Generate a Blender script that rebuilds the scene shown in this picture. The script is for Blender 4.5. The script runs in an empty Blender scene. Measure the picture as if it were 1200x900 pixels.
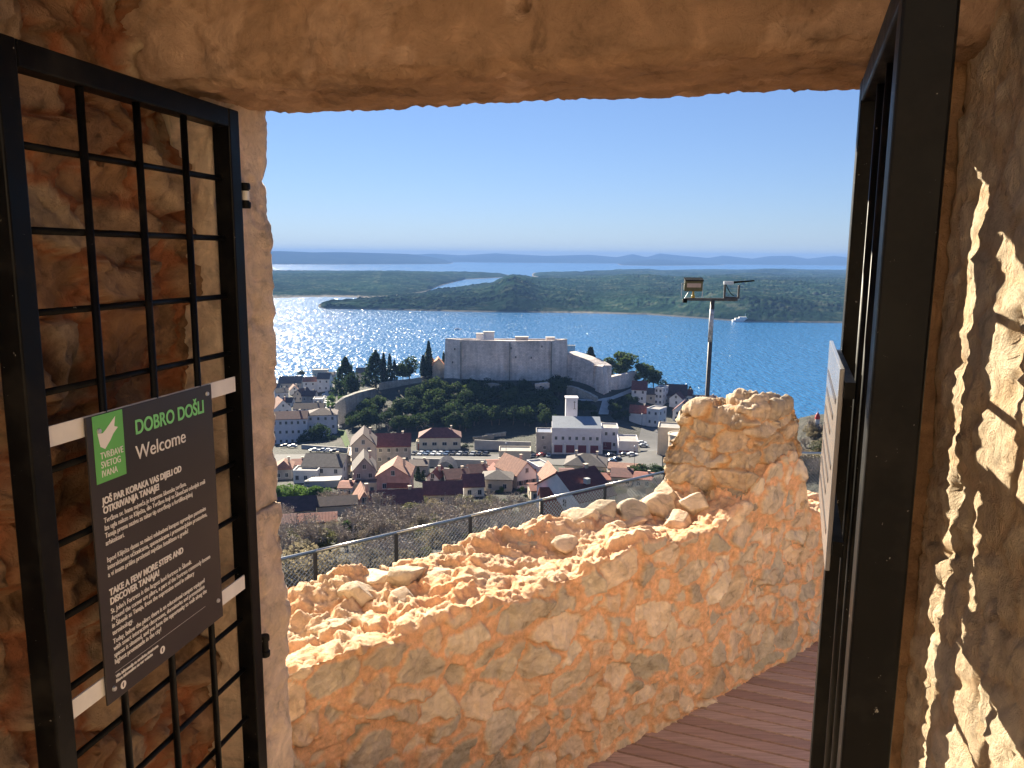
import bpy, math, random
import numpy as np
from mathutils import Vector, Matrix

# ------------------------------------------------------------------ scene, camera, light
scene = bpy.context.scene
COL = scene.collection
R = math.radians
FPX, PITCH, ROLL = 930.0, R(9.2), R(0.5)
fwd = Vector((0, math.cos(PITCH), -math.sin(PITCH)))
up0 = Vector((0, math.sin(PITCH), math.cos(PITCH)))
rt0 = Vector((1, 0, 0))
rt = rt0 * math.cos(ROLL) + up0 * math.sin(ROLL)
up = up0 * math.cos(ROLL) - rt0 * math.sin(ROLL)
cam_data = bpy.data.cameras.new('camera')
cam = bpy.data.objects.new('camera', cam_data)
COL.objects.link(cam)
cam.matrix_world = Matrix(((rt.x, up.x, -fwd.x, 0), (rt.y, up.y, -fwd.y, 0), (rt.z, up.z, -fwd.z, 0), (0, 0, 0, 1)))
cam_data.sensor_width = 36
cam_data.lens = 36 * FPX / 1200
cam_data.clip_start = 0.05
cam_data.clip_end = 200000
scene.camera = cam

SUN_AZ, SUN_EL = R(-23), R(26)         # azimuth measured from +Y towards +X
world = bpy.data.worlds.new("World")
scene.world = world
world.use_nodes = True
wn = world.node_tree
bg = wn.nodes['Background']
sky = wn.nodes.new('ShaderNodeTexSky')
sky.sky_type = 'NISHITA'
sky.sun_disc = False
sky.sun_elevation = SUN_EL
sky.sun_rotation = SUN_AZ
sky.altitude = 100
sky.air_density = 1.0
sky.dust_density = 0.0
sky.ozone_density = 4.0
gam = wn.nodes.new('ShaderNodeGamma'); gam.inputs[1].default_value = .75
tint = wn.nodes.new('ShaderNodeMix'); tint.data_type = 'RGBA'; tint.blend_type = 'MULTIPLY'; tint.inputs[0].default_value = 1
tint.inputs[7].default_value = (.84, .97, 1.30, 1)
wn.links.new(sky.outputs[0], gam.inputs[0]); wn.links.new(gam.outputs[0], tint.inputs[6]); wn.links.new(tint.outputs[2], bg.inputs[0])
bg.inputs[1].default_value = 0.0375
sl = bpy.data.lights.new('sun', 'SUN')
sl.energy = 5.0
sl.angle = R(0.5)
sl.color = (1.0, 0.88, 0.68)
sun = bpy.data.objects.new('sun', sl)
COL.objects.link(sun)
sd = Vector((math.sin(SUN_AZ) * math.cos(SUN_EL), math.cos(SUN_AZ) * math.cos(SUN_EL), math.sin(SUN_EL)))
sun.rotation_euler = sd.to_track_quat('Z', 'Y').to_euler()
scene.view_settings.view_transform = 'Standard'
scene.view_settings.look = 'None'
scene.view_settings.gamma = 1
scene.view_settings.exposure = 1.95
cy = scene.cycles
cy.max_bounces = 10
cy.diffuse_bounces = 8
cy.glossy_bounces = 3
cy.transmission_bounces = 4
cy.transparent_max_bounces = 8
cy.volume_bounces = 0
cy.sample_clamp_indirect = 10
cy.caustics_reflective = False
cy.caustics_refractive = False

SEA = -115.0
rng = random.Random(7)
nr = np.random.default_rng(11)

# ------------------------------------------------------------------ photograph geometry helpers
def ray(px, py):
    return fwd * FPX + rt * (px - 600) + up * (450 - py)
def at(px, py, Y):
    r = ray(px, py); return r * (Y / r.y)
def onz(px, py, z):
    r = ray(px, py); return r * (z / r.z)

# ------------------------------------------------------------------ object helpers
def tag(o, label=None, cat=None, group=None, kind=None):
    if label: o['label'] = label
    if cat: o['category'] = cat
    if group: o['group'] = group
    if kind: o['kind'] = kind
    return o
def thing(name, label, cat, loc=(0, 0, 0), rz=0.0, group=None):
    o = bpy.data.objects.new(name, None)
    COL.objects.link(o)
    o.location = loc; o.rotation_euler = (0, 0, rz)
    return tag(o, label, cat, group)
def link_mesh(name, me, parent=None, loc=None):
    o = bpy.data.objects.new(name, me)
    COL.objects.link(o)
    if parent: o.parent = parent
    if loc is not None: o.location = loc
    return o
def dup(root, loc, rz=0.0, scale=None, label=None, group=None):
    kids = {}
    for ch in root.children: kids[ch] = list(ch.children)
    r = root.copy(); COL.objects.link(r)
    r.location = loc; r.rotation_euler = (0, 0, rz)
    if scale is not None: r.scale = scale
    if label: r['label'] = label
    if group: r['group'] = group
    for ch, gs in kids.items():
        c = ch.copy(); COL.objects.link(c); c.parent = r
        for g in gs:
            d = g.copy(); COL.objects.link(d); d.parent = c
    return r

class MB:
    """collects boxes, bars and prisms into one mesh"""
    def __init__(self): self.v, self.f, self.m = [], [], []
    def add(self, vs, fs, mi=0):
        n = len(self.v)
        self.v += [tuple(p) for p in vs]
        self.f += [tuple(i + n for i in f) for f in fs]
        self.m += [mi] * len(fs)
        return self
    def box(self, lo, hi, mi=0, M=None):
        x0, y0, z0 = lo; x1, y1, z1 = hi
        vs = [Vector(p) for p in ((x0, y0, z0), (x1, y0, z0), (x1, y1, z0), (x0, y1, z0), (x0, y0, z1), (x1, y0, z1), (x1, y1, z1), (x0, y1, z1))]
        if M is not None: vs = [M @ p for p in vs]
        return self.add(vs, [(0, 3, 2, 1), (4, 5, 6, 7), (0, 1, 5, 4), (1, 2, 6, 5), (2, 3, 7, 6), (3, 0, 4, 7)], mi)
    def tube(self, a, b, r0, r1=None, n=8, mi=0):
        a, b = Vector(a), Vector(b); r1 = r0 if r1 is None else r1
        d = (b - a).normalized()
        u = d.orthogonal().normalized(); w = d.cross(u)
        vs = []
        for c, r in ((a, r0), (b, r1)):
            for k in range(n):
                t = 2 * math.pi * k / n
                vs.append(c + u * (r * math.cos(t)) + w * (r * math.sin(t)))
        fs = [(k, (k + 1) % n, n + (k + 1) % n, n + k) for k in range(n)]
        fs += [tuple(reversed(range(n))), tuple(range(n, 2 * n))]
        return self.add(vs, fs, mi)
    def lathe(self, prof, n=12, c=(0, 0, 0), mi=0):
        vs = []
        for r, z in prof:
            for k in range(n):
                t = 2 * math.pi * k / n
                vs.append((c[0] + r * math.cos(t), c[1] + r * math.sin(t), c[2] + z))
        fs = []
        for i in range(len(prof) - 1):
            for k in range(n):
                fs.append((i * n + k, i * n + (k + 1) % n, (i + 1) * n + (k + 1) % n, (i + 1) * n + k))
        fs += [tuple(reversed(range(n))), tuple(range((len(prof) - 1) * n, len(prof) * n))]
        return self.add(vs, fs, mi)
    def prism(self, pts, z0, z1, mi=0):
        """pts counter-clockwise xy polygon; z0,z1 scalars or lists"""
        n = len(pts)
        a = z0 if isinstance(z0, (list, tuple)) else [z0] * n
        b = z1 if isinstance(z1, (list, tuple)) else [z1] * n
        vs = [(p[0], p[1], a[i]) for i, p in enumerate(pts)] + [(p[0], p[1], b[i]) for i, p in enumerate(pts)]
        fs = [(k, (k + 1) % n, n + (k + 1) % n, n + k) for k in range(n)]
        fs += [tuple(reversed(range(n))), tuple(range(n, 2 * n))]
        return self.add(vs, fs, mi)
    def mesh(self, name, mats, smooth=False):
        me = bpy.data.meshes.new(name)
        me.from_pydata(self.v, [], self.f)
        for m in (mats if isinstance(mats, (list, tuple)) else [mats]): me.materials.append(m)
        me.polygons.foreach_set('material_index', self.m)
        if smooth: me.polygons.foreach_set('use_smooth', [True] * len(self.f))
        me.update()
        return me
    def build(self, name, mats, parent=None, smooth=False, bevel=0):
        o = link_mesh(name, self.mesh(name, mats, smooth), parent)
        if bevel:
            b = o.modifiers.new('bevel', 'BEVEL'); b.width = bevel; b.segments = 2; b.limit_method = 'ANGLE'
        return o

# ------------------------------------------------------------------ numpy noise
def _h(ix, iy, iz, s=0):
    n = (ix.astype(np.int64) * 73856093) ^ (iy.astype(np.int64) * 19349663) ^ (iz.astype(np.int64) * 83492791) ^ (s * 2654435761)
    n = (n ^ (n >> 13)) * 1274126177 & 0xFFFFFFFF
    n = (n ^ (n >> 16)) * 2246822519 & 0xFFFFFFFF
    n = n ^ (n >> 15)
    return (n & 0xFFFFFF) / float(0xFFFFFF)
def vnoise(P, s=0):
    I = np.floor(P).astype(np.int64); F = P - I; F = F * F * (3 - 2 * F)
    out = 0
    for dx in (0, 1):
        wx = F[:, 0] if dx else 1 - F[:, 0]
        for dy in (0, 1):
            wy = F[:, 1] if dy else 1 - F[:, 1]
            for dz in (0, 1):
                wz = F[:, 2] if dz else 1 - F[:, 2]
                out = out + wx * wy * wz * _h(I[:, 0] + dx, I[:, 1] + dy, I[:, 2] + dz, s)
    return out * 2 - 1
def fbm(P, oct=4, s=0, gain=.5):
    a, t, out = 1.0, 0.0, 0
    for k in range(oct):
        out = out + a * vnoise(P * (2.03 ** k) + 17.3 * k, s + k); t += a; a *= gain
    return out / t
def voronoi(P, s=0, jit=.85, full=False):
    I = np.floor(P).astype(np.int64)
    n = len(P); f1 = np.full(n, 9.0); f2 = np.full(n, 9.0); idv = np.zeros(n); off = np.zeros((n, 3)); J1 = np.zeros((n, 3), np.int64)
    for dx in (-1, 0, 1):
        for dy in (-1, 0, 1):
            for dz in (-1, 0, 1):
                J = I + np.array((dx, dy, dz))
                q = np.stack([_h(J[:, 0], J[:, 1], J[:, 2], s + k) for k in (1, 2, 3)], 1) * jit + (1 - jit) / 2 + J
                d = np.sqrt(((q - P) ** 2).sum(1))
                c = d < f1
                f2 = np.where(c, f1, np.minimum(f2, d))
                idv = np.where(c, _h(J[:, 0], J[:, 1], J[:, 2], s + 9), idv)
                off = np.where(c[:, None], P - q, off) if full else off
                J1 = np.where(c[:, None], J, J1) if full else J1
                f1 = np.where(c, d, f1)
    if full:
        rv = np.stack([_h(J1[:, 0], J1[:, 1], J1[:, 2], s + 40 + k) * 2 - 1 for k in range(3)], 1)
        return f1, f2, idv, (off * rv).sum(1)
    return f1, f2, idv
def sstep(a, b, x):
    t = np.clip((x - a) / (b - a), 0, 1); return t * t * (3 - 2 * t)

def dense_box(L, W, H, res, faces='xXyYzZ'):
    """closed box surface 0..L,0..W,0..H as welded grids; returns verts, quads"""
    key, vs, qs = {}, [], []
    nx, ny, nz = [max(1, int(round(d / res))) for d in (L, W, H)]
    def vid(i, j, k):
        t = (i, j, k)
        if t not in key:
            key[t] = len(vs); vs.append((L * i / nx, W * j / ny, H * k / nz))
        return key[t]
    if 'z' in faces or 'Z' in faces:
        for k, flip, ch in ((0, True, 'z'), (nz, False, 'Z')):
            if ch not in faces: continue
            for i in range(nx):
                for j in range(ny):
                    q = (vid(i, j, k), vid(i + 1, j, k), vid(i + 1, j + 1, k), vid(i, j + 1, k))
                    qs.append(q[::-1] if flip else q)
    for j, flip, ch in ((0, False, 'y'), (ny, True, 'Y')):
        if ch not in faces: continue
        for i in range(nx):
            for k in range(nz):
                q = (vid(i, j, k), vid(i + 1, j, k), vid(i + 1, j, k + 1), vid(i, j, k + 1))
                qs.append(q[::-1] if flip else q)
    for i, flip, ch in ((0, True, 'x'), (nx, False, 'X')):
        if ch not in faces: continue
        for j in range(ny):
            for k in range(nz):
                q = (vid(i, j, k), vid(i, j + 1, k), vid(i, j + 1, k + 1), vid(i, j, k + 1))
                qs.append(q[::-1] if flip else q)
    return np.array(vs, float), np.array(qs, np.int64)

def vnormals(V, Q):
    a = V[Q[:, 2]] - V[Q[:, 0]]; b = V[Q[:, 3]] - V[Q[:, 1]]
    n = np.cross(a, b)
    N = np.zeros_like(V)
    for k in range(4): np.add.at(N, Q[:, k], n)
    return N / np.maximum(np.linalg.norm(N, axis=1, keepdims=True), 1e-9)

def raw_mesh(name, V, Q, mat, attrs=None, smooth=True):
    me = bpy.data.meshes.new(name)
    me.vertices.add(len(V)); me.vertices.foreach_set('co', V.astype(np.float32).ravel())
    k = Q.shape[1]
    me.loops.add(len(Q) * k); me.loops.foreach_set('vertex_index', Q.ravel().astype(np.int32))
    me.polygons.add(len(Q))
    me.polygons.foreach_set('loop_start', np.arange(0, len(Q) * k, k, dtype=np.int32))
    me.polygons.foreach_set('loop_total', np.full(len(Q), k, np.int32))
    me.update(calc_edges=True)
    me.polygons.foreach_set('use_smooth', np.full(len(Q), smooth))
    for an, av in (attrs or {}).items():
        a = me.attributes.new(an, 'FLOAT', 'POINT'); a.data.foreach_set('value', av.astype(np.float32))
    me.materials.append(mat)
    me.update()
    return me

def stonework(V, Q, cell=(.2, .2, .14), depth=.02, rnd=.025, rough=.008, warp=.3, s=0, edge=(.05, .2), big=0.0, N=None, tilt=.0):
    """displace a welded surface as stones in mortar; returns V, attributes"""
    P = V / np.array(cell)
    W = P + warp * np.stack([fbm(V * 7 + 5 * k, 2, s + 31 * k) for k in range(3)], 1)
    f1, f2, idv, fac = voronoi(W, s, full=True)
    e = f2 - f1 + .06 * fbm(V * 30, 2, s + 5)
    crack = np.clip(1 - np.abs(fbm(V * 9, 3, s + 55)) * 16, 0, 1) * sstep(-.1, .3, fbm(V * 3, 2, s + 56))
    st = sstep(edge[0], edge[1], e)
    if N is None: N = vnormals(V, Q)
    d = depth * st + rnd * (idv - .5) * st + rough * fbm(V * 22, 4, s + 3) + rough * 1.2 * fbm(V * 60, 3, s + 13) + big * fbm(V * 2.2, 3, s + 7)
    d = d + tilt * np.clip(fac, -.5, .5) * st - .012 * crack * (rough > .006)
    pits = sstep(.35, .6, fbm(V * 14, 3, s + 21)) * .012
    return V + N * (d - pits)[:, None], {'stone': st, 'tone': idv}

# ------------------------------------------------------------------ materials
def new_mat(name):
    m = bpy.data.materials.new(name); m.use_nodes = True
    nt = m.node_tree; b = nt.nodes['Principled BSDF']
    return m, nt, b
def N_(nt, t, **kw):
    n = nt.nodes.new(t)
    for k, v in kw.items(): setattr(n, k, v)
    return n
def noise_fac(nt, scale, detail=6, rough=.6, dist=0, coord='Object'):
    tc = N_(nt, 'ShaderNodeTexCoord'); n = N_(nt, 'ShaderNodeTexNoise')
    n.inputs['Scale'].default_value = scale; n.inputs['Detail'].default_value = detail
    n.inputs['Roughness'].default_value = rough; n.inputs['Distortion'].default_value = dist
    nt.links.new(tc.outputs[coord], n.inputs['Vector'])
    return n
def ramp(nt, src, stops):
    r = N_(nt, 'ShaderNodeValToRGB'); cr = r.color_ramp
    while len(cr.elements) < len(stops): cr.elements.new(.5)
    for e, (p, c) in zip(cr.elements, stops):
        e.position = p; e.color = (*c, 1) if len(c) == 3 else c
    nt.links.new(src, r.inputs[0]); return r
def mixc(nt, fac, a, b, mode='MIX'):
    m = N_(nt, 'ShaderNodeMix', data_type='RGBA', blend_type=mode)
    for i, v in ((0, fac), (6, a), (7, b)):
        if isinstance(v, (int, float)): m.inputs[i].default_value = v
        elif isinstance(v, (tuple, list)): m.inputs[i].default_value = (*v, 1)
        else: nt.links.new(v, m.inputs[i])
    return m.outputs[2]
def bump(nt, b, h, strength=.4, dist=.01):
    bp = N_(nt, 'ShaderNodeBump'); bp.inputs['Strength'].default_value = strength; bp.inputs['Distance'].default_value = dist
    nt.links.new(h, bp.inputs['Height']); nt.links.new(bp.outputs[0], b.inputs['Normal']); return bp
def g(v): return (v, v, v)
def scl(c, k): return tuple(x * k for x in c)

def plain(name, c, rough=.7, var=.25, scale=3.0, metal=0.0, bmp=0.0, bd=.01, spec=.4):
    m, nt, b = new_mat(name)
    n = noise_fac(nt, scale)
    r = ramp(nt, n.outputs[0], [(.3, scl(c, 1 - var)), (.7, scl(c, 1 + var * .6))])
    nt.links.new(r.outputs[0], b.inputs['Base Color'])
    b.inputs['Roughness'].default_value = rough; b.inputs['Metallic'].default_value = metal
    b.inputs['Specular IOR Level'].default_value = spec
    if bmp: bump(nt, b, noise_fac(nt, scale * 6).outputs[0], bmp, bd)
    return m

def stone_mat(name, mortar, stones, dirt=(.12, .08, .05), dirt_amt=.35, rough=.9, fine=60):
    m, nt, b = new_mat(name)
    a1 = N_(nt, 'ShaderNodeAttribute', attribute_name='stone'); a2 = N_(nt, 'ShaderNodeAttribute', attribute_name='tone')
    k = len(stones)
    sr = ramp(nt, a2.outputs['Fac'], [(i / (k - 1), c) for i, c in enumerate(stones)])
    n1 = noise_fac(nt, 9, 7, .65, .6)
    sv = ramp(nt, n1.outputs[0], [(.32, g(.55)), (.44, g(.9)), (.56, g(1.06)), (.68, g(1.3))])
    c1 = mixc(nt, 1.0, sr.outputs[0], sv.outputs[0], 'MULTIPLY')
    n2 = noise_fac(nt, 26, 6, .7)
    mv = ramp(nt, n2.outputs[0], [(.3, g(.72)), (.65, g(1.2))])
    c2 = mixc(nt, 1.0, mortar, mv.outputs[0], 'MULTIPLY')
    c = mixc(nt, a1.outputs['Fac'], c2, c1)
    n3 = noise_fac(nt, 3.1, 8, .7, .4)
    dr = ramp(nt, n3.outputs[0], [(.52, g(0)), (.68, g(dirt_amt))])
    c = mixc(nt, dr.outputs[0], c, dirt)
    nt.links.new(c, b.inputs['Base Color'])
    b.inputs['Roughness'].default_value = rough; b.inputs['Specular IOR Level'].default_value = .2
    nb = noise_fac(nt, fine, 10, .8)
    nc = noise_fac(nt, fine * .25, 6, .7, 1.2)
    ad = N_(nt, 'ShaderNodeMath', operation='MULTIPLY_ADD'); ad.inputs[1].default_value = 1.6
    nt.links.new(nc.outputs[0], ad.inputs[0]); nt.links.new(nb.outputs[0], ad.inputs[2])
    bump(nt, b, ad.outputs[0], .9, .016)
    return m
M = {}
M['parapet'] = stone_mat('parapet_stone', (.84, .49, .28), [(.50, .44, .34), (.80, .61, .43), (.84, .67, .50), (.62, .52, .39), (.82, .60, .42), (.54, .47, .37), (.85, .70, .53)], (.34, .20, .10), .35)
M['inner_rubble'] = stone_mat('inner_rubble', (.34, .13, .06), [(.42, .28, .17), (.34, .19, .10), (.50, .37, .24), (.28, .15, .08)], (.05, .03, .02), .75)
M['side_rubble'] = stone_mat('side_rubble', (.58, .42, .26), [(.60, .47, .32), (.66, .54, .38), (.55, .42, .28)], (.16, .10, .06), .5)
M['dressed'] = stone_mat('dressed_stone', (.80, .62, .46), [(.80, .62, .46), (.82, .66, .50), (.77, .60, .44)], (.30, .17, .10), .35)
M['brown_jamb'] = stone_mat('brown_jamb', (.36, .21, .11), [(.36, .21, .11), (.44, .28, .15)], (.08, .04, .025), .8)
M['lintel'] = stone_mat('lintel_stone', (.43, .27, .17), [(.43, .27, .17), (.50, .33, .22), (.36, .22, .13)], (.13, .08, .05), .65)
M['black_metal'] = plain('black_metal', (.0022, .0023, .0028), .5, .3, 20, 0, .15, .001, .09)
def worn_black():
    m, nt, b = new_mat('worn_black_metal')
    n = noise_fac(nt, 20); r = ramp(nt, n.outputs[0], [(.3, (.0016, .0017, .002)), (.7, (.0034, .0035, .004))])
    n2 = noise_fac(nt, 75, 4, .7); chip = ramp(nt, n2.outputs[0], [(.69, g(0)), (.71, g(1))])
    n3 = noise_fac(nt, 5, 5, .7); dust = ramp(nt, n3.outputs[0], [(.5, g(0)), (.8, g(.05))])
    c = mixc(nt, dust.outputs[0], r.outputs[0], (.30, .26, .20))
    nt.links.new(mixc(nt, chip.outputs[0], c, (.20, .19, .17)), b.inputs['Base Color'])
    rr = ramp(nt, n3.outputs[0], [(.35, g(.38)), (.65, g(.62))]); nt.links.new(rr.outputs[0], b.inputs['Roughness'])
    b.inputs['Specular IOR Level'].default_value = .12
    bump(nt, b, noise_fac(nt, 45).outputs[0], .25, .001)
    return m
M['black_metal'] = worn_black()
M['galv'] = plain('galvanised_steel', (.55, .56, .56), .4, .15, 20, .7)
M['post_metal'] = plain('dark_post_metal', (.10, .095, .09), .55, .3, 8, .3)
M['white_strip'] = plain('white_strip', (.72, .70, .66), .5, .1, 15)
M['sign_black'] = plain('sign_black', (.035, .03, .03), .28, .15, 4)
M['sign_green'] = plain('sign_green', (.12, .42, .10), .4, .08, 6)
M['sign_text'] = plain('sign_text', (.75, .73, .70), .5, .05, 6)
M['text_green'] = plain('text_green', (.20, .60, .22), .5, .05, 6)
M['board_grey'] = plain('board_grey', (.24, .235, .24), .18, .15, 9)
M['board_print'] = plain('board_print', (.10, .085, .08), .25, .1, 9)
M['glass_dark'] = plain('window_dark', (.035, .045, .06), .25, .3, 2)
M['win_frame'] = plain('window_frame', (.55, .54, .52), .6, .1, 5)
M['shutter'] = plain('shutter', (.16, .13, .12), .6, .2, 5)
M['w_white'] = plain('wall_white', (.74, .72, .70), .85, .14, .5)
M['w_lilac'] = plain('wall_offwhite', (.64, .62, .66), .85, .14, .5)
M['w_cream'] = plain('wall_cream', (.66, .56, .42), .85, .14, .5)
M['w_beige'] = plain('wall_beige', (.56, .48, .38), .85, .14, .5)
M['w_grey'] = plain('wall_grey', (.34, .32, .31), .9, .3, .35)
M['w_pink'] = plain('wall_pink', (.50, .28, .25), .9, .25, .6)
M['w_stone'] = plain('wall_stone', (.40, .36, .31), .9, .35, .7, 0, .8, .3)
M['orange'] = plain('orange_shop_front', (.45, .16, .07), .8, .1, 1)
M['garage'] = plain('garage_door', (.16, .035, .055), .6, .12, 1)
M['metal_roof'] = plain('metal_roof', (.16, .19, .24), .55, .12, .5)
M['flat_roof'] = plain('flat_roof', (.30, .29, .28), .85, .25, .4)
M['blue_cover'] = plain('blue_cover', (.10, .14, .24), .8, .2, 1)
M['concrete'] = plain('concrete', (.42, .40, .38), .9, .25, .3)
M['asphalt'] = plain('asphalt', (.07, .07, .075), .9, .3, .15)
M['pale_path'] = plain('pale_path', (.36, .36, .36), .9, .2, .3)
M['bark'] = plain('bark', (.10, .08, .06), .95, .3, 4)
M['twig'] = plain('twig', (.36, .31, .27), .95, .45, 1.2)
M['rail'] = plain('rail_steel', (.50, .50, .48), .32, .12, 10, .8)
M['mesh_wire'] = plain('mesh_wire', (.42, .42, .41), .45, .2, 10, .5)
M['yellow'] = plain('yellow_cap', (.62, .34, .03), .5, .1, 10)
M['brass'] = plain('floodlight_body', (.13, .115, .06), .35, .25, 10, .3)
M['lens'] = plain('floodlight_lens', (.62, .42, .34), .2, .2, 10)
M['sticker'] = plain('sticker_white', (.55, .55, .56), .6, .55, 14)
M['red'] = plain('red_paint', (.50, .05, .05), .5, .1, 2)
M['car_white'] = plain('car_white', (.70, .72, .74), .25, .03, 1)
M['car_dark'] = plain('car_dark', (.03, .035, .05), .25, .1, 1)
M['car_blue'] = plain('car_blue', (.07, .13, .24), .25, .1, 1)
M['car_silver'] = plain('car_silver', (.38, .40, .42), .3, .05, 1, .3)
M['car_red'] = plain('car_red', (.30, .04, .04), .3, .05, 1)
M['tyre'] = plain('tyre', (.02, .02, .02), .9, .1, 3)
M['rock'] = plain('white_rock', (.55, .52, .47), .9, .3, 1.2, 0, .9, .06)
M['wire_glass'] = plain('lantern_glass', (.60, .60, .58), .12, .1, 8)

def roof_mat(name, c):
    m, nt, b = new_mat(name)
    n = noise_fac(nt, .9, 6, .7)
    r = ramp(nt, n.outputs[0], [(.3, scl(c, .62)), (.55, c), (.75, scl(c, 1.35))])
    n2 = noise_fac(nt, 6, 3, .6)
    r2 = ramp(nt, n2.outputs[0], [(.3, g(.8)), (.7, g(1.2))])
    nt.links.new(mixc(nt, 1, r.outputs[0], r2.outputs[0], 'MULTIPLY'), b.inputs['Base Color'])
    b.inputs['Roughness'].default_value = .85
    tc = N_(nt, 'ShaderNodeTexCoord'); w = N_(nt, 'ShaderNodeTexWave', bands_direction='X')
    w.inputs['Scale'].default_value = 1.2; nt.links.new(tc.outputs['Object'], w.inputs['Vector'])
    bump(nt, b, w.outputs[0], .6, .08)
    return m
M['r_maroon'] = roof_mat('roof_maroon', (.17, .055, .05))
M['r_dark'] = roof_mat('roof_dark', (.08, .046, .048))
M['r_red'] = roof_mat('roof_red', (.27, .075, .05))
M['r_pink'] = roof_mat('roof_pink', (.33, .15, .10))
M['r_grey'] = roof_mat('roof_grey', (.12, .10, .095))
M['r_orange'] = roof_mat('roof_orange', (.46, .17, .07))

def leaf_mat(name, c, c2):
    m, nt, b = new_mat(name)
    n = noise_fac(nt, .6, 4, .6)
    r = ramp(nt, n.outputs[0], [(.32, c), (.68, c2)])
    oi = N_(nt, 'ShaderNodeObjectInfo')
    rr = ramp(nt, oi.outputs['Random'], [(0, (.75, .78, .8)), (1, (1.25, 1.2, 1.0))])
    nt.links.new(mixc(nt, 1, r.outputs[0], rr.outputs[0], 'MULTIPLY'), b.inputs['Base Color'])
    b.inputs['Roughness'].default_value = .8; b.inputs['Specular IOR Level'].default_value = .08
    tr = N_(nt, 'ShaderNodeBsdfTranslucent'); mx = N_(nt, 'ShaderNodeMixShader'); mx.inputs[0].default_value = .38
    cc = b.inputs['Base Color'].links[0].from_socket
    nt.links.new(cc, tr.inputs['Color'])
    out = nt.nodes['Material Output']
    nt.links.new(b.outputs[0], mx.inputs[1]); nt.links.new(tr.outputs[0], mx.inputs[2]); nt.links.new(mx.outputs[0], out.inputs[0])
    return m
M['lf_dark'] = leaf_mat('leaf_dark', (.018, .036, .020), (.040, .066, .026))
M['lf_mid'] = leaf_mat('leaf_mid', (.030, .062, .024), (.075, .105, .036))
M['lf_bright'] = leaf_mat('leaf_bright', (.055, .12, .03), (.12, .20, .05))
M['lf_scrub'] = leaf_mat('leaf_scrub', (.17, .15, .115), (.30, .26, .20))
M['lf_olive'] = leaf_mat('leaf_olive', (.08, .09, .05), (.18, .18, .10))

def ground_mat():
    m, nt, b = new_mat('hill_ground')
    n = noise_fac(nt, .035, 9, .7)
    r = ramp(nt, n.outputs[0], [(.36, (.014, .022, .013)), (.50, (.028, .031, .024)), (.62, (.05, .046, .040)), (.80, (.11, .10, .085))])
    n2 = noise_fac(nt, .5, 6, .7)
    r2 = ramp(nt, n2.outputs[0], [(.3, g(.6)), (.7, g(1.3))])
    nt.links.new(mixc(nt, 1, r.outputs[0], r2.outputs[0], 'MULTIPLY'), b.inputs['Base Color'])
    b.inputs['Roughness'].default_value = .95
    bump(nt, b, n2.outputs[0], 1.0, 1.0)
    return m
M['ground'] = ground_mat()
def forest_mat(name, c1, c2, c3, s=.02):
    m, nt, b = new_mat(name)
    n = noise_fac(nt, s, 8, .75)
    r = ramp(nt, n.outputs[0], [(.36, c1), (.52, c2), (.66, c3)])
    n2 = noise_fac(nt, s * .16, 4, .6)
    r2 = ramp(nt, n2.outputs[0], [(.35, g(.65)), (.65, g(1.35))])
    nt.links.new(mixc(nt, 1, r.outputs[0], r2.outputs[0], 'MULTIPLY'), b.inputs['Base Color'])
    c_ = b.inputs['Base Color'].links[0].from_socket
    ge = N_(nt, 'ShaderNodeNewGeometry'); sx = N_(nt, 'ShaderNodeSeparateXYZ'); nt.links.new(ge.outputs['Position'], sx.inputs[0])
    mr = N_(nt, 'ShaderNodeMapRange'); mr.inputs['From Min'].default_value = SEA + 1.2; mr.inputs['From Max'].default_value = SEA + 3.2; mr.inputs['To Min'].default_value = 1; mr.inputs['To Max'].default_value = 0
    nt.links.new(sx.outputs[2], mr.inputs['Value'])
    nt.links.new(mixc(nt, mr.outputs[0], c_, (.20, .19, .17)), b.inputs['Base Color'])
    b.inputs['Roughness'].default_value = 1; b.inputs['Specular IOR Level'].default_value = 0
    return m
M['forest'] = forest_mat('far_wood', (.008, .022, .016), (.020, .042, .028), (.075, .088, .062))
M['island'] = forest_mat('far_island', (.012, .022, .022), (.02, .032, .028), (.035, .045, .036), .004)

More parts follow.
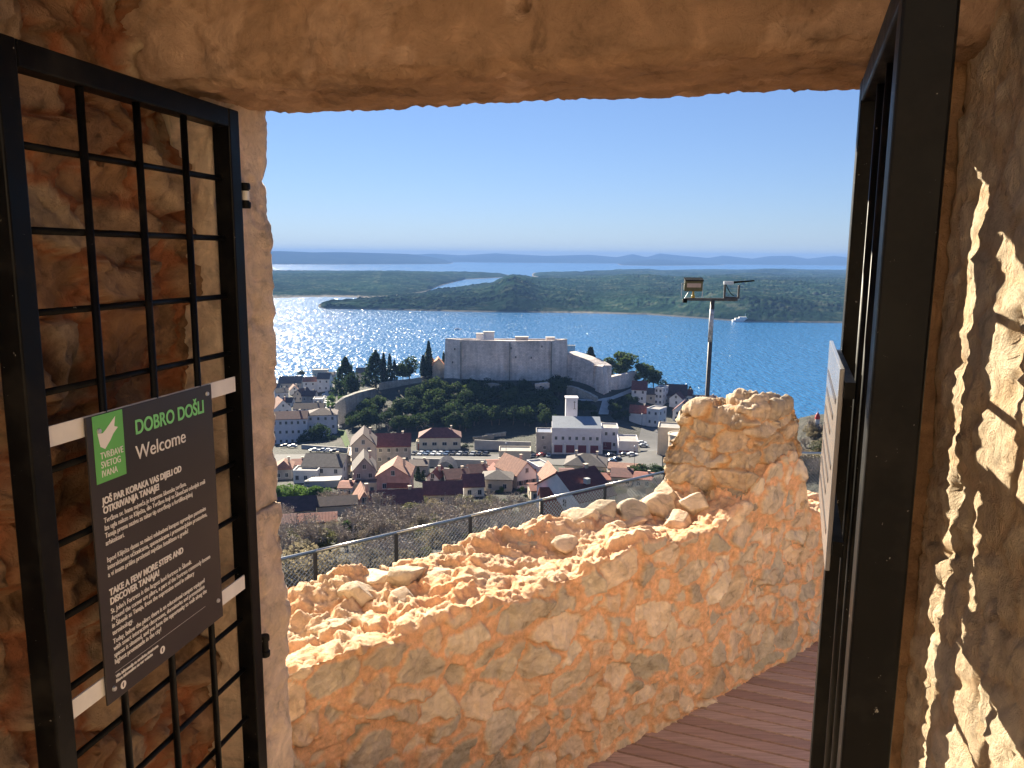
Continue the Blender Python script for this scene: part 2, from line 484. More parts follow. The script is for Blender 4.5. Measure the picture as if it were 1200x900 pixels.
def water_mat():
    m, nt, b = new_mat('sea_water')
    b.inputs['Base Color'].default_value = (.018, .13, .31, 1)
    b.inputs['Roughness'].default_value = .16
    b.inputs['IOR'].default_value = 1.33
    tc = N_(nt, 'ShaderNodeTexCoord')
    mp = N_(nt, 'ShaderNodeMapping'); mp.inputs['Scale'].default_value = (1, .28, 1); mp.inputs['Rotation'].default_value = (0, 0, R(6))
    nt.links.new(tc.outputs['Object'], mp.inputs['Vector'])
    n1 = N_(nt, 'ShaderNodeTexNoise'); n1.inputs['Scale'].default_value = .30; n1.inputs['Detail'].default_value = 2; n1.inputs['Roughness'].default_value = .5
    nt.links.new(mp.outputs[0], n1.inputs['Vector'])
    n2 = N_(nt, 'ShaderNodeTexNoise'); n2.inputs['Scale'].default_value = .0045; n2.inputs['Detail'].default_value = 4
    mp2 = N_(nt, 'ShaderNodeMapping'); mp2.inputs['Scale'].default_value = (.35, 1.6, 1); mp2.inputs['Rotation'].default_value = (0, 0, R(8))
    nt.links.new(tc.outputs['Object'], mp2.inputs['Vector']); nt.links.new(mp2.outputs[0], n2.inputs['Vector'])
    st = ramp(nt, n2.outputs[0], [(.35, g(.8)), (.6, g(1))])
    bp = N_(nt, 'ShaderNodeBump'); bp.inputs['Distance'].default_value = 3.6
    nt.links.new(st.outputs[0], bp.inputs['Strength']); nt.links.new(n1.outputs[0], bp.inputs['Height'])
    nt.links.new(bp.outputs[0], b.inputs['Normal'])
    rr = ramp(nt, n1.outputs[0], [(.38, g(.10)), (.62, g(.20))])
    nt.links.new(rr.outputs[0], b.inputs['Roughness'])
    return m
M['water'] = water_mat()

def wood_mat():
    m, nt, b = new_mat('deck_wood')
    oi = N_(nt, 'ShaderNodeAttribute', attribute_name='tone')
    r = ramp(nt, oi.outputs['Fac'], [(0, (.31, .205, .18)), (.5, (.38, .26, .23)), (1, (.44, .32, .285))])
    tc = N_(nt, 'ShaderNodeTexCoord'); mp = N_(nt, 'ShaderNodeMapping'); mp.inputs['Scale'].default_value = (2.2, 45, 20)
    nt.links.new(tc.outputs['Object'], mp.inputs['Vector'])
    n = N_(nt, 'ShaderNodeTexNoise'); n.inputs['Scale'].default_value = 1.5; n.inputs['Detail'].default_value = 8; n.inputs['Roughness'].default_value = .7
    nt.links.new(mp.outputs[0], n.inputs['Vector'])
    r2 = ramp(nt, n.outputs[0], [(.3, g(.68)), (.7, g(1.3))])
    nt.links.new(mixc(nt, 1, r.outputs[0], r2.outputs[0], 'MULTIPLY'), b.inputs['Base Color'])
    b.inputs['Roughness'].default_value = .6
    bump(nt, b, n.outputs[0], .35, .003)
    return m
M['deck'] = wood_mat()

def haze_mat():
    m = bpy.data.materials.new('haze_air'); m.use_nodes = True
    nt = m.node_tree; nt.nodes.clear()
    out = N_(nt, 'ShaderNodeOutputMaterial'); v = N_(nt, 'ShaderNodeVolumePrincipled')
    v.inputs['Color'].default_value = (.16, .31, .66, 1)
    v.inputs['Density'].default_value = 1.0e-4
    v.inputs['Anisotropy'].default_value = 0.0
    nt.links.new(v.outputs[0], out.inputs['Volume'])
    return m
HAZE = haze_mat()

# ------------------------------------------------------------------ terrain
CP = []
def cp(px, py, Y): p = at(px, py, Y); CP.append((p.x, p.y, p.z))
for px in (330, 450, 600, 720, 800):
    cp(px, 700, 45); cp(px, 668, 75); cp(px, 640, 112); cp(px, 620, 148); cp(px, 598, 192)
for px in (200, 60):
    cp(px, 668, 75); cp(px, 620, 150); cp(px, 580, 240)
for px in (330, 400, 480, 560, 640, 720):
    cp(px, 572, 232); cp(px, 550, 280); cp(px, 531, 322)
for px in (780, 840): cp(px, 560, 235); cp(px, 530, 300)
cp(330, 515, 385); cp(395, 505, 390); cp(320, 480, 500); cp(380, 470, 520); cp(330, 455, 640); cp(380, 447, 660); cp(300, 441, 800); cp(400, 443, 760); cp(200, 480, 520); cp(100, 500, 430); cp(60, 450, 800)
cp(430, 497, 380); cp(470, 500, 375); cp(520, 512, 365); cp(570, 512, 360); cp(620, 505, 362)
cp(445, 458, 440); cp(420, 452, 560); cp(480, 446, 470); cp(510, 442, 450)
cp(480, 475, 405); cp(540, 470, 402); cp(600, 466, 400); cp(650, 466, 402); cp(700, 470, 400)
cp(530, 446, 422); cp(600, 446, 420); cp(660, 446, 425); cp(710, 458, 420); cp(745, 450, 450)
cp(690, 494, 350); cp(740, 510, 352); cp(750, 497, 392); cp(755, 473, 425); cp(800, 475, 430); cp(800, 494, 390); cp(785, 532, 300); cp(840, 478, 460)
for px, Y in ((520, 520), (600, 510), (680, 510), (760, 500), (820, 520), (880, 480), (460, 600)):
    p = at(px, 430, Y); CP.append((p.x, p.y, SEA + 8))
for px, Y in ((420, 830), (330, 880), (520, 640), (600, 600), (700, 590), (800, 590), (900, 560), (250, 900)):
    p = at(px, 430, Y); CP.append((p.x, p.y, SEA - 4))
for px, py, Y in ((960, 499, 120), (1010, 497, 115), (960, 525, 60), (900, 510, 110), (860, 530, 150), (1100, 490, 130), (1200, 480, 150)): cp(px, py, Y)
for px, Y in ((900, 330), (960, 300), (1050, 330), (1200, 400)):
    p = at(px, 430, Y); CP.append((p.x, p.y, -88 if px < 930 else -98))
for x, y, z in ((-30, 24, -10.5), (0, 24, -10.8), (12, 26, -10.5), (-60, 10, -14), (40, 20, -10), (80, 30, -12), (0, -60, -6), (-120, -40, -20), (120, -40, -8), (300, -40, -30), (-400, -40, -80), (-650, 300, -100), (650, 300, -119), (400, 500, -119), (-600, 700, -113), (-600, 950, -119), (0, 950, -119), (600, 950, -119), (450, 150, -80)): CP.append((x, y, z))
CP = np.array(CP)
_D = np.sqrt(((CP[:, None, :2] - CP[None, :, :2]) ** 2).sum(2) + 6.0 ** 2)
_w = np.linalg.solve(_D + np.eye(len(CP)) * -.05, CP[:, 2] + 60)
def hraw(xy):
    out = np.empty(len(xy))
    for a in range(0, len(xy), 4000):
        q = xy[a:a + 4000]
        d = np.sqrt(((q[:, None, :] - CP[None, :, :2]) ** 2).sum(2) + 36.0)
        out[a:a + 4000] = d @ _w - 60
    out = np.clip(out, -119, None)
    # level terrace of the fortress in front of the gate, ending just outside the fence
    e = np.interp(xy[:, 0], [-12, -6.4, -2.85, 2.85, 3.9, 5.3, 30], [2, 6.0, 11.0, 15.1, 16.3, 17.2, 17.4])
    t = 1 - sstep(0, 1.5, np.maximum(np.abs(xy[:, 0]) - 26, xy[:, 1] - e))
    return out * (1 - t) + (-5.2) * t
# non-uniform grid: fine near the town centre line
gx = np.unique(np.concatenate([np.arange(-750, 751, 12.0), np.arange(-240, 200, 5.0), np.arange(-14, 14, 1.0)]))
gy = np.unique(np.concatenate([np.arange(-60, 960, 12.0), np.arange(-12, 470, 5.0), np.arange(4, 24, .75)]))
XX, YY = np.meshgrid(gx, gy)
ZZ = hraw(np.stack([XX.ravel(), YY.ravel()], 1)).reshape(XX.shape)
def hgt(x, y):
    i = min(max(np.searchsorted(gx, x) - 1, 0), len(gx) - 2); j = min(max(np.searchsorted(gy, y) - 1, 0), len(gy) - 2)
    a = min(max((x - gx[i]) / (gx[i + 1] - gx[i]), 0), 1); b = min(max((y - gy[j]) / (gy[j + 1] - gy[j]), 0), 1)
    return float((ZZ[j, i] * (1 - a) + ZZ[j, i + 1] * a) * (1 - b) + (ZZ[j + 1, i] * (1 - a) + ZZ[j + 1, i + 1] * a) * b)
def ground(px, py, y0=30.0, y1=900.0):
    r = ray(px, py); Y = y0; last = y0
    while Y < y1:
        p = r * (Y / r.y)
        if p.z <= hgt(p.x, p.y): break
        last = Y; Y *= 1.012
    lo, hi = last, Y
    for _ in range(12):
        mid = (lo + hi) / 2; p = r * (mid / r.y)
        if p.z <= hgt(p.x, p.y): hi = mid
        else: lo = mid
    p = r * (hi / r.y)
    return Vector((p.x, p.y, hgt(p.x, p.y)))
def grid_mesh(name, X, Y, Z, mat, smooth=True):
    h, w = X.shape
    V = np.stack([X.ravel(), Y.ravel(), Z.ravel()], 1)
    i = np.arange(h * w).reshape(h, w)
    Q = np.stack([i[:-1, :-1].ravel(), i[:-1, 1:].ravel(), i[1:, 1:].ravel(), i[1:, :-1].ravel()], 1)
    return raw_mesh(name, V, Q, mat, smooth=smooth)
tag(link_mesh('terrain', grid_mesh('terrain', XX, YY, ZZ, M['ground'])), kind='structure')

sea = MB(); S = 90000
sea.add([(-S, -3000, SEA), (S, -3000, SEA), (S, S, SEA), (-S, S, SEA)], [(0, 1, 2, 3)])
tag(sea.build('sea', M['water']), kind='structure')

# ------------------------------------------------------------------ far land
def interp(tab, x): return np.interp(x, [a for a, b in tab], [b for a, b in tab])
def seaY(px, py):
    return np.array([b if b > 1000 else onz(a, b, SEA).y for a, b in zip(px, py)])
def land(name, near, far, crest, cols, rows, canopy, csize, mat, cf=.5, rid=0, px0=None, px1=None, hill=.35, s=3):
    """land strip between two shorelines given in picture columns; crest gives its skyline height in metres"""
    px = np.linspace(px0 or near[0][0], px1 or near[-1][0], cols)
    Y1 = seaY(px, interp(near, px)); Y2 = seaY(px, interp(far, px)); Y2 = np.maximum(Y2, Y1 * 1.01)
    Hc = interp(crest, px)
    t = np.linspace(0, 1, rows)[:, None]
    Y = Y1 * (Y2 / Y1) ** t
    slope = np.array([ray(p, 330).x / ray(p, 330).y for p in px])[None, :]
    X = slope * Y
    env = np.clip(t / .07, 0, 1) ** .6 * np.clip((1 - t) / .06, 0, 1) ** .6
    ends = np.clip(np.minimum(px - px[0], px[-1] - px) / 12, 0, 1)[None, :] ** .7
    P = np.stack([X.ravel(), Y.ravel(), np.zeros(X.size)], 1)
    prof = np.exp(-((t - cf) / .28) ** 2)
    hl = fbm(P / (csize * 45), 4, s).reshape(X.shape)
    Z = (Hc[None, :] * (prof * (1 - hill) + hill * (.5 + hl)))
    if canopy:
        f1, f2, idv = voronoi(P / csize, s + 4)
        Z = Z + (canopy * (.35 + .9 * idv) * (1 - f1 ** 2)).reshape(X.shape) * (.6 + .7 * fbm(P / (csize * 7), 2, s + 8).reshape(X.shape))
    Z = SEA - 3 + (np.maximum(Z, 1) + 4) * env * ends
    return tag(link_mesh(name, grid_mesh(name, X, Y, Z, mat)), kind='structure')
land('peninsula', [(370, 360), (380, 362), (450, 363.5), (560, 366), (660, 367), (760, 369), (830, 374), (880, 378), (985, 379), (1200, 383), (1500, 388)],
     [(370, 357), (450, 350), (470, 347.5), (505, 341.5), (560, 337), (612, 331), (640, 325), (680, 320), (720, 317), (1500, 317.5)],
     [(370, 5), (450, 12), (520, 20), (560, 34), (580, 48), (592, 76), (602, 84), (614, 72), (632, 46), (645, 40), (700, 34), (760, 52), (790, 44), (850, 66), (930, 48), (1000, 36), (1500, 30)], 1150, 360, 8, 10, M['forest'], cf=.33, s=3, hill=.5)
land('far_coast', [(-200, 352), (250, 350), (317, 350), (390, 349), (440, 349.8), (470, 347.5), (500, 342), (511, 337), (520, 334), (545, 327.5), (598, 325)],
     [(-200, 319), (317, 318), (450, 318.5), (560, 320), (598, 322)], [(-200, 20), (317, 28), (400, 26), (450, 34), (510, 24), (560, 14), (598, 6)], 700, 170, 8, 13, M['forest'], cf=.5, s=9)
land('low_islet', [(622, 325), (640, 325), (665, 325), (690, 322)], [(622, 319.5), (640, 319.5), (690, 319)], [(622, 12), (650, 20), (690, 16)], 90, 30, 6, 18, M['forest'], s=15)
land('island', [(150, 310), (317, 310), (400, 310), (520, 309.5), (532, 309)], [(150, 306), (532, 306)],
     [(150, 150), (300, 172), (330, 176), (370, 160), (400, 165), (440, 152), (480, 145), (505, 100), (520, 55), (532, 20)], 300, 24, 0, 120, M['island'], s=21, hill=.25)
land('island', [(722, 311), (760, 311.5), (850, 311)], [(722, 307), (850, 308)], [(722, 10), (745, 50), (765, 86), (790, 70), (820, 40), (850, 12)], 120, 20, 0, 90, M['island'], s=25, hill=.2)
land('island', [(842, 310), (1000, 311), (1300, 312)], [(842, 306), (1300, 307)], [(842, 20), (900, 90), (960, 110), (1000, 120), (1300, 120)], 200, 20, 0, 90, M['island'], s=27, hill=.2)
land('far_range', [(380, 13000), (1400, 13000)], [(380, 19000), (1400, 19000)],
     [(380, 100), (480, 118), (510, 140), (540, 112), (580, 160), (640, 118), (690, 150), (722, 104), (740, 172), (757, 112), (772, 190), (796, 150), (830, 106), (845, 160), (880, 100), (900, 156), (925, 164), (945, 106), (975, 172), (1000, 120), (1400, 150)], 420, 16, 0, 300, M['island'], s=29, hill=.12, cf=.4)
hz = MB(); hz.box((-20000, -2900, -120.5), (20000, 19500, 82))
ho = hz.build('haze', HAZE); tag(ho, kind='stuff')
# ------------------------------------------------------------------ the stone gateway (a along the wall, b inward from the outer face)
GO = Vector((-.75, 2.5, 0)); GU = Vector((.970, -.243, 0)); GD = Vector((.243, .970, 0))
def gp(a, b, z=0): return GO + GU * a - GD * b + Vector((0, 0, z))
GM = np.array([[GU.x, GU.y, 0], [-GD.x, -GD.y, 0], [0, 0, 1]])
FLOOR = -1.8
def block(name, a0, a1, b0, b1, z0, z1, res, mat, parent, faces='xXyYzZ', shape=None, flipb=True, **kw):
    """stone block in gateway coordinates"""
    V, Q = dense_box(a1 - a0, b1 - b0, z1 - z0, res, faces)
    Q = Q[:, ::-1]                      # (a, b inward, z) is left-handed
    V = V + np.array((a0, b0, z0))
    if shape is not None: V = shape(V)
    W = V @ GM + np.array(GO)
    N = vnormals(W, Q)
    V2, at_ = stonework(W, Q, N=N, **kw)
    return link_mesh(name, raw_mesh(name, V2, Q, mat, at_), parent)
M['pale_wall'] = plain('pale_limestone', (.62, .50, .36), .9, .12, 3)
gate_house = thing('stone_gateway', 'rough stone gateway with a thick lintel framing the view over the sea', 'gateway', (0, 0, 0))
smooth = dict(cell=(.9, .9, 1.3), depth=.004, rnd=.0, rough=.0045, warp=.5, edge=(.01, .03), big=.006)
def worn(V, a_edge, sgn, amt=.016):
    """chip the vertical arris of a jamb"""
    d = np.abs(V[:, 0] - a_edge) + np.abs(V[:, 1]) * .8
    k = np.exp(-(d / .05) ** 2)
    n = fbm(np.stack([V[:, 2] * 5, V[:, 2] * 0, V[:, 2] * 0], 1), 4, 3) * .5 + fbm(np.stack([V[:, 2] * 22, V[:, 2] * 0, V[:, 2] * 0], 1), 2, 8) * .25
    V = V.copy(); V[:, 0] += sgn * (.012 + np.clip(n, -.6, 1) * .045 * amt / .016) * k
    V[:, 1] += np.maximum(n, 0) * .03 * k
    return V
# left jamb: two dressed blocks with an open joint
zj = -.80
block('jamb', -.14, -.02, 0, .26, zj + .004, .425, .009, M['dressed'], gate_house, faces='XyYz', shape=lambda V: worn(V, -.02, 1), s=3, **smooth)
block('jamb', -.14, -.008, 0, .26, FLOOR - .1, zj - .004, .009, M['dressed'], gate_house, faces='XyYZ', shape=lambda V: worn(V, -.008, 1), s=5, **smooth)
# right jamb
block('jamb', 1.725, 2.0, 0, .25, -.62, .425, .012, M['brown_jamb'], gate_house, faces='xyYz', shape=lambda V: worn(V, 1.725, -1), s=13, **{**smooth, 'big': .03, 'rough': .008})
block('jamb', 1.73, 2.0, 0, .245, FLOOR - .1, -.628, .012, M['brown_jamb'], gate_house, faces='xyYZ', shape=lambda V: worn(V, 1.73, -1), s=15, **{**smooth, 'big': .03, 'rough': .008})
# lintel beam
def lint(V):
    V = V.copy()
    low = V[:, 2] < .5
    V[low, 2] += .010 * (V[low, 0] - .85) + .004 * fbm(np.stack([V[low, 0] * 2.3, V[low, 1] * 2, V[low, 0] * 0], 1), 4, 2)
    k = np.exp(-(V[:, 1] / .03) ** 2) * np.exp(-((V[:, 2] - .42) / .04) ** 2)
    V[:, 2] += k * (.008 + .009 * fbm(np.stack([V[:, 0] * 9, V[:, 0] * 0, V[:, 0] * 0], 1), 4, 6))
    # arris towards the visitor is rounded
    k = np.exp(-((.43 - V[:, 1]) / .035) ** 2) * np.exp(-((V[:, 2] - .42) / .05) ** 2)
    V[:, 2] += .02 * k; V[:, 1] -= .015 * k
    # socket hole
    d = np.hypot(V[:, 0] - .90, V[:, 2] - .545)
    V[:, 1] -= .07 * (1 - sstep(.008, .018, d)) * (V[:, 1] > .40)
    return V
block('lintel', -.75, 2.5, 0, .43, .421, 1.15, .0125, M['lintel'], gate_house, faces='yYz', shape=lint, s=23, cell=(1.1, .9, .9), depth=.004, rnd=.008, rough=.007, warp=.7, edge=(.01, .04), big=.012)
# passage walls
rub = dict(cell=(.19, .19, .15), depth=.014, rnd=.05, rough=.018, warp=.45, edge=(.04, .16), big=.09, tilt=.09)
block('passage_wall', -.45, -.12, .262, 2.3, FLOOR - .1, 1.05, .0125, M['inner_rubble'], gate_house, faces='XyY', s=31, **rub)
block('passage_wall', 1.845, 2.3, .252, 2.3, FLOOR - .1, 1.05, .0125, M['side_rubble'], gate_house, faces='xyY', s=37, **{**rub, 'big': .004, 'rnd': .006, 'depth': .003, 'rough': .008, 'tilt': .0, 'warp': .3})
# outer masonry on both sides, vault and threshold
mb = MB()
def gbox(mb, a0, a1, b0, b1, z0, z1, mi=0):
    c = [gp(a0, b1), gp(a1, b1), gp(a1, b0), gp(a0, b0)]
    return mb.prism([(p.x, p.y) for p in c], z0, z1, mi)
gbox(mb, -3.5, -.15, .02, .255, FLOOR - 4, 1.15); gbox(mb, -3.5, -.32, .256, 2.3, FLOOR - 4, 1.15)
gbox(mb, 2.02, 5.5, .02, 2.3, FLOOR - 4, 1.2)
mb.build('outer_wall', M['pale_wall'], gate_house)
mb = MB(); gbox(mb, -3.5, 5.5, .44, 1.0, .80, 1.15); gbox(mb, -3.5, 5.5, .02, .43, 1.16, 1.3)
mb.build('vault', M['lintel'], gate_house)
mb = MB(); gbox(mb, -.2, 2.1, 0.0, 2.3, FLOOR - 3.8, FLOOR); gbox(mb, 0, 1.7, -.32, -.004, -2.9, -2.1); gbox(mb, 0, 1.7, -.62, -.324, -2.9, -2.45)
mb.build('threshold', M['dressed'], gate_house)
mb = MB(); mb.prism([(-6, -4.6), (6, -4.6), (6, -3.8), (-6, -3.8)], FLOOR - .8, 2.2)
mb.build('bounce_wall', M['pale_wall'], gate_house)  # unseen wall added behind the camera to bounce warm sunlight into the gateway
court = MB(); c = [(-8, -12), (8, -12), (8, .25), (-8, .25)]
court.prism(c, FLOOR - .8, FLOOR - .004)
tag(court.build('courtyard_paving', M['pale_wall']), kind='structure')

# ------------------------------------------------------------------ gate leaves
def text_mesh(name, body, size, mat, parent, loc, rotM, off=0.0, ls=1.0, sx=1.0, ext=.0006, scale_x=1.0):
    cu = bpy.data.curves.new(name, 'FONT'); cu.body = body; cu.size = size; cu.offset = off; cu.extrude = ext
    cu.space_line = ls; cu.space_character = sx
    to = bpy.data.objects.new(name + '_src', cu); COL.objects.link(to)
    dg = bpy.context.evaluated_depsgraph_get(); dg.update()
    me = bpy.data.meshes.new_from_object(to.evaluated_get(dg))
    bpy.data.objects.remove(to)
    me.materials.clear(); me.materials.append(mat)
    o = link_mesh(name, me, parent)
    o.matrix_local = Matrix.Translation(loc) @ rotM @ Matrix.Diagonal((scale_x, 1, 1, 1))
    return o
TOP = .385; BOT = FLOOR + .03
def gate_leaf(P_hinge, P_near, side, label, s=.06, th=.033):
    """local x from hinge to free end, local y = face looking across the passage, z up"""
    d = (P_near - P_hinge); L = d.length; ang = math.atan2(d.y, d.x)
    t = thing('gate_leaf', label, 'gate', P_hinge, ang, 'pair of open black metal gate leaves')
    bm = M['black_metal']
    for x0, x1 in ((0, s), (L - s, L)):
        m = MB(); m.box((x0, -th, BOT), (x1, th, TOP)); m.build('stile', bm, t, bevel=.004)
    for z0, z1 in ((TOP - .05, TOP - .0005), (BOT, BOT + .05)):
        m = MB(); m.box((s, -th + .001, z0), (L - s, th - .001, z1)); m.build('rail', bm, t, bevel=.004)
    nb = 4
    for k in range(1, nb):
        x = s + (L - 2 * s) * k / nb
        m = MB(); m.tube((x, side * .006, BOT + .05), (x, side * .006, TOP - .05), .0085, n=10); m.build('upright_bar', bm, t, smooth=True)
    z = TOP - .05 - .135
    while z > BOT + .1:
        m = MB(); m.tube((s, -side * .009, z), (L - s, -side * .009, z), .0075, n=10); m.build('cross_bar', bm, t, smooth=True)
        z -= .16
    return t, L
HL, NL = Vector((-.783, 2.275, 0)), Vector((-.947, 1.485, 0))
leafL, LL = gate_leaf(HL, NL, 1, 'open black gate leaf on the left with the dark welcome sign fixed to it', .05, .027)
HR, NR = Vector((.800, 1.84, 0)), Vector((.522, 1.06, 0))
leafR, LR = gate_leaf(HR, NR, -1, 'open black gate leaf on the right seen almost edge on')
for z in (.16, -1.2):
    m = MB()
    m.lathe([(.013, -.035), (.015, -.03), (.015, -.018), (.011, -.016), (.011, .016), (.015, .018), (.015, .03), (.013, .035)], 14, (-.026, .02, z))
    m.build('hinge', M['black_metal'], leafL)
m = MB(); m.lathe([(.0117, -.013), (.0117, .013)], 14, (-.026, .02, .16)); m.build('hinge_collar', M['wire_glass'], leafL)
# strips that carry the sign
def lz(px, py, Y): return at(px, py, Y).z
for zc in (-.365, -.955):
    m = MB(); m.box((.061, .010, zc - .021), (LL - .061, .014, zc + .021)); m.build('fixing_strip', M['white_strip'], leafL)
# welcome sign: local x towards the free (near) end, so writing runs from near to far -> text x = -local x
SW, SH = .462, .655
Yn, Yf = 1.635, 2.115
sx_near = (2.275 - Yn) / (2.275 - 1.485) * LL; SX0 = sx_near; SX1 = sx_near - SW
sz1 = -.345; sz0 = sz1 - SH
sign = thing('welcome_sign', 'dark welcome sign with green logo and white writing on the left gate leaf', 'sign', leafL.location, leafL.rotation_euler[2])
m = MB(); m.box((SX1, .017, sz0), (SX0, .022, sz1)); m.build('panel', M['sign_black'], sign, bevel=.001)
RT = Matrix(((-1, 0, 0, 0), (0, 0, 1, 0), (0, 1, 0, 0), (0, 0, 0, 1)))   # text x->-x, y->z, z->+y
def sgn(u, v): return Vector((SX0 - u, .0226, sz1 - v))                  # u from the left edge, v down from the top
m = MB(); 
p0, p1 = sgn(.018, .0), sgn(.112, .150)
m.box((p1.x, .0222, p1.z), (p0.x, .0228, p0.z - .001)); m.build('logo_panel', M['sign_green'], sign)
bird = [(.030, .040), (.046, .042), (.056, .036), (.088, .012), (.083, .034), (.094, .038), (.078, .050), (.068, .062), (.050, .078), (.036, .070)]
m = MB(); n = len(bird)
m.add([sgn(u, v) + Vector((0, .0006, 0)) for u, v in bird], [tuple(reversed(range(n)))]); m.build('fort_emblem', M['sign_text'], sign)
def st(body, u, v, size, mat, bold=0.0, ls=1.0, w=1.0):
    text_mesh('lettering', body, size, mat, sign, sgn(u, v) + Vector((0, .0004, 0)), RT, off=bold, ls=ls, scale_x=w)
st('TVRĐAVE\nSVETOG\nIVANA', .034, .098, .021, M['sign_text'], 0, .95, .80)
st('DOBRO DOŠLI', .150, .068, .047, M['text_green'], .0009, 1, .88)
st('Welcome', .147, .128, .048, M['sign_text'], 0)
st('JOŠ PAR KORAKA VAS DIJELI OD\nOTKRIVANJA TANAJE!', .030, .198, .0215, M['sign_text'], .0006, .98, .90)
B = .0168
st('Tvrđava sv. Ivana najveća je kopnena šibenska tvrđava.\nIza ugla nalaze se Kliješta, dio Tvrđave koji su Šibenčani oduvijek zvali\nTanaja prema nazivu za takav tip utvrđenja u fortifikacijskoj\narhitekturi.', .030, .240, B, M['sign_text'], 0, 1.02, .80)
st('Ispod Kliješta danas se nalazi edukativni kampus opremljen pametnim\ninteraktivnim učionicama, spavaonicama i prezentacijskim prostorima,\na vi imate priliku prošetati najvišim šetalištem u gradu!', .030, .330, B, M['sign_text'], 0, 1.02, .80)
st('TAKE A FEW MORE STEPS AND\nDISCOVER TANAJA!', .030, .408, .0215, M['sign_text'], .0006, .98, .90)
st("St. John's Fortress is the largest land fortress in Šibenik.\nAround the corner are pliers, a part of the Fortress commonly known\nin Šibenik as Tanaja, from the expression used in military\nterminology.", .030, .450, B, M['sign_text'], 0, 1.02, .80)
st('Today, below the pliers there is an educational campus equipped\nwith smart interactive classrooms, dormitories and presentation\nspaces is situated, and you have the opportunity to walk along the\nhighest promenade in the city!', .030, .522, B, M['sign_text'], 0, .96, .80)
m = MB(); a, b = sgn(.03, .590), sgn(.38, .5906); m.box((b.x, .0222, b.z), (a.x, .0226, a.z)); m.build('rule_line', M['sign_text'], sign)
st('Više informacija na mrežnim stranicama\nMore information on our website', .030, .604, .0110, M['sign_text'], .0002, 1.0, .85)
for (u, v) in ((.052, .632), (.195, .620)):
    m = MB(); c = sgn(u, v)
    vs = [(c.x + .0095 * math.cos(k * math.pi / 10), .0229, c.z + .0095 * math.sin(k * math.pi / 10)) for k in range(20)]
    m.add(vs, [tuple(reversed(range(20)))]); m.build('web_icon', M['sign_text'], sign)
    text_mesh('icon_letter', 'f', .013, M['sign_black'], sign, sgn(u - .003, v + .004) + Vector((0, .0008, 0)), RT, off=.0004)
for (u, v) in ((.035, .035), (SW - .022, .022), (SW - .022, SH - .055), (.022, SH - .03)):
    m = MB(); c = sgn(u, v); m.tube((c.x, .021, c.z), (c.x, .0262, c.z), .0065, .005, 12); m.build('screw', M['galv'], sign)
# small board on the right leaf (faces -y local because the leaf is mirrored)
bsg = thing('info_board', 'small pale information board fixed to the right gate leaf', 'sign', leafR.location, leafR.rotation_euler[2])
bx0, bx1, bz0, bz1 = .06, .56, -.545, -.185
m = MB(); m.box((bx0, -.060, bz0), (bx1, -.052, bz1)); m.build('panel', M['board_grey'], bsg, bevel=.0015)
for zc in (-.22, -.50):
    m = MB(); m.box((.05, -.051, zc - .014), (.57, -.034, zc + .014)); m.build('bracket', M['black_metal'], bsg)
for k in range(7):
    m = MB(); z = bz1 - .06 - k * .04
    m.box((bx0 + .04, -.0612, z - .010), (bx1 - .05 - .06 * (k % 3), -.0606, z)); m.build('printed_line', M['board_print'], bsg)

# ------------------------------------------------------------------ ruined parapet with the broken pier
DECK = -2.77
PO = Vector((0, 3.62, 0)); PU = Vector((1, .8, 0)).normalized(); PN = Vector((-.8, 1, 0)).normalized()   # along, outward
k1 = 1 / PU.x          # s per metre of x
def hump(s):
    x = s / k1
    base = np.interp(x, [-2.2, -.7, -.55, -.40, -.25, -.1, .1, .3, .5, .7, .9, 1.0, 1.15, 1.35, 1.48, 1.56, 1.66, 1.9, 1.98, 2.04, 2.2, 2.6, 3.2], [1.12, 1.12, 1.14, 1.14, 1.15, 1.16, 1.13, 1.13, 1.15, 1.16, 1.15, 1.13, 1.12, 1.14, 1.22, 1.36, 1.46, 1.5, 1.40, 1.10, .96, .84, .8])
    return base
PT = .66
V, Q = dense_box(6.0, PT, 1.25, .0095, 'yYZxX')
V[:, 2] /= 1.25
s0 = -2.2
S = V[:, 0] + s0
H = hump(S)
T = V[:, 1] / PT
# back part of the top carries loose raised stones
rough_top = .07 * fbm(np.stack([S * 3.1, V[:, 1] * 3.1, S * 0], 1), 3, 5)
Ht = H + rough_top + .05 * sstep(.55, .9, T) * (fbm(np.stack([S * 2.3, S * 0, S * 0], 1), 2, 9) + .3) - .025 * np.exp(-((T - .45) / .25) ** 2)
W = np.zeros_like(V)
W[:, 2] = DECK - .03 + V[:, 2] * (Ht + .03)
P3 = np.array(PO)[None, :] + S[:, None] * np.array(PU) + V[:, 1:2] * np.array(PN)
W[:, 0] = P3[:, 0]; W[:, 1] = P3[:, 1]
Nn = vnormals(W, Q)
top = sstep(.5, .9, Nn[:, 2])
V1, A1 = stonework(W, Q, N=Nn, cell=(.23, .23, .15), depth=.007, rnd=.016, rough=.010, warp=.5, s=41, edge=(.10, .155), big=.022, tilt=.045)
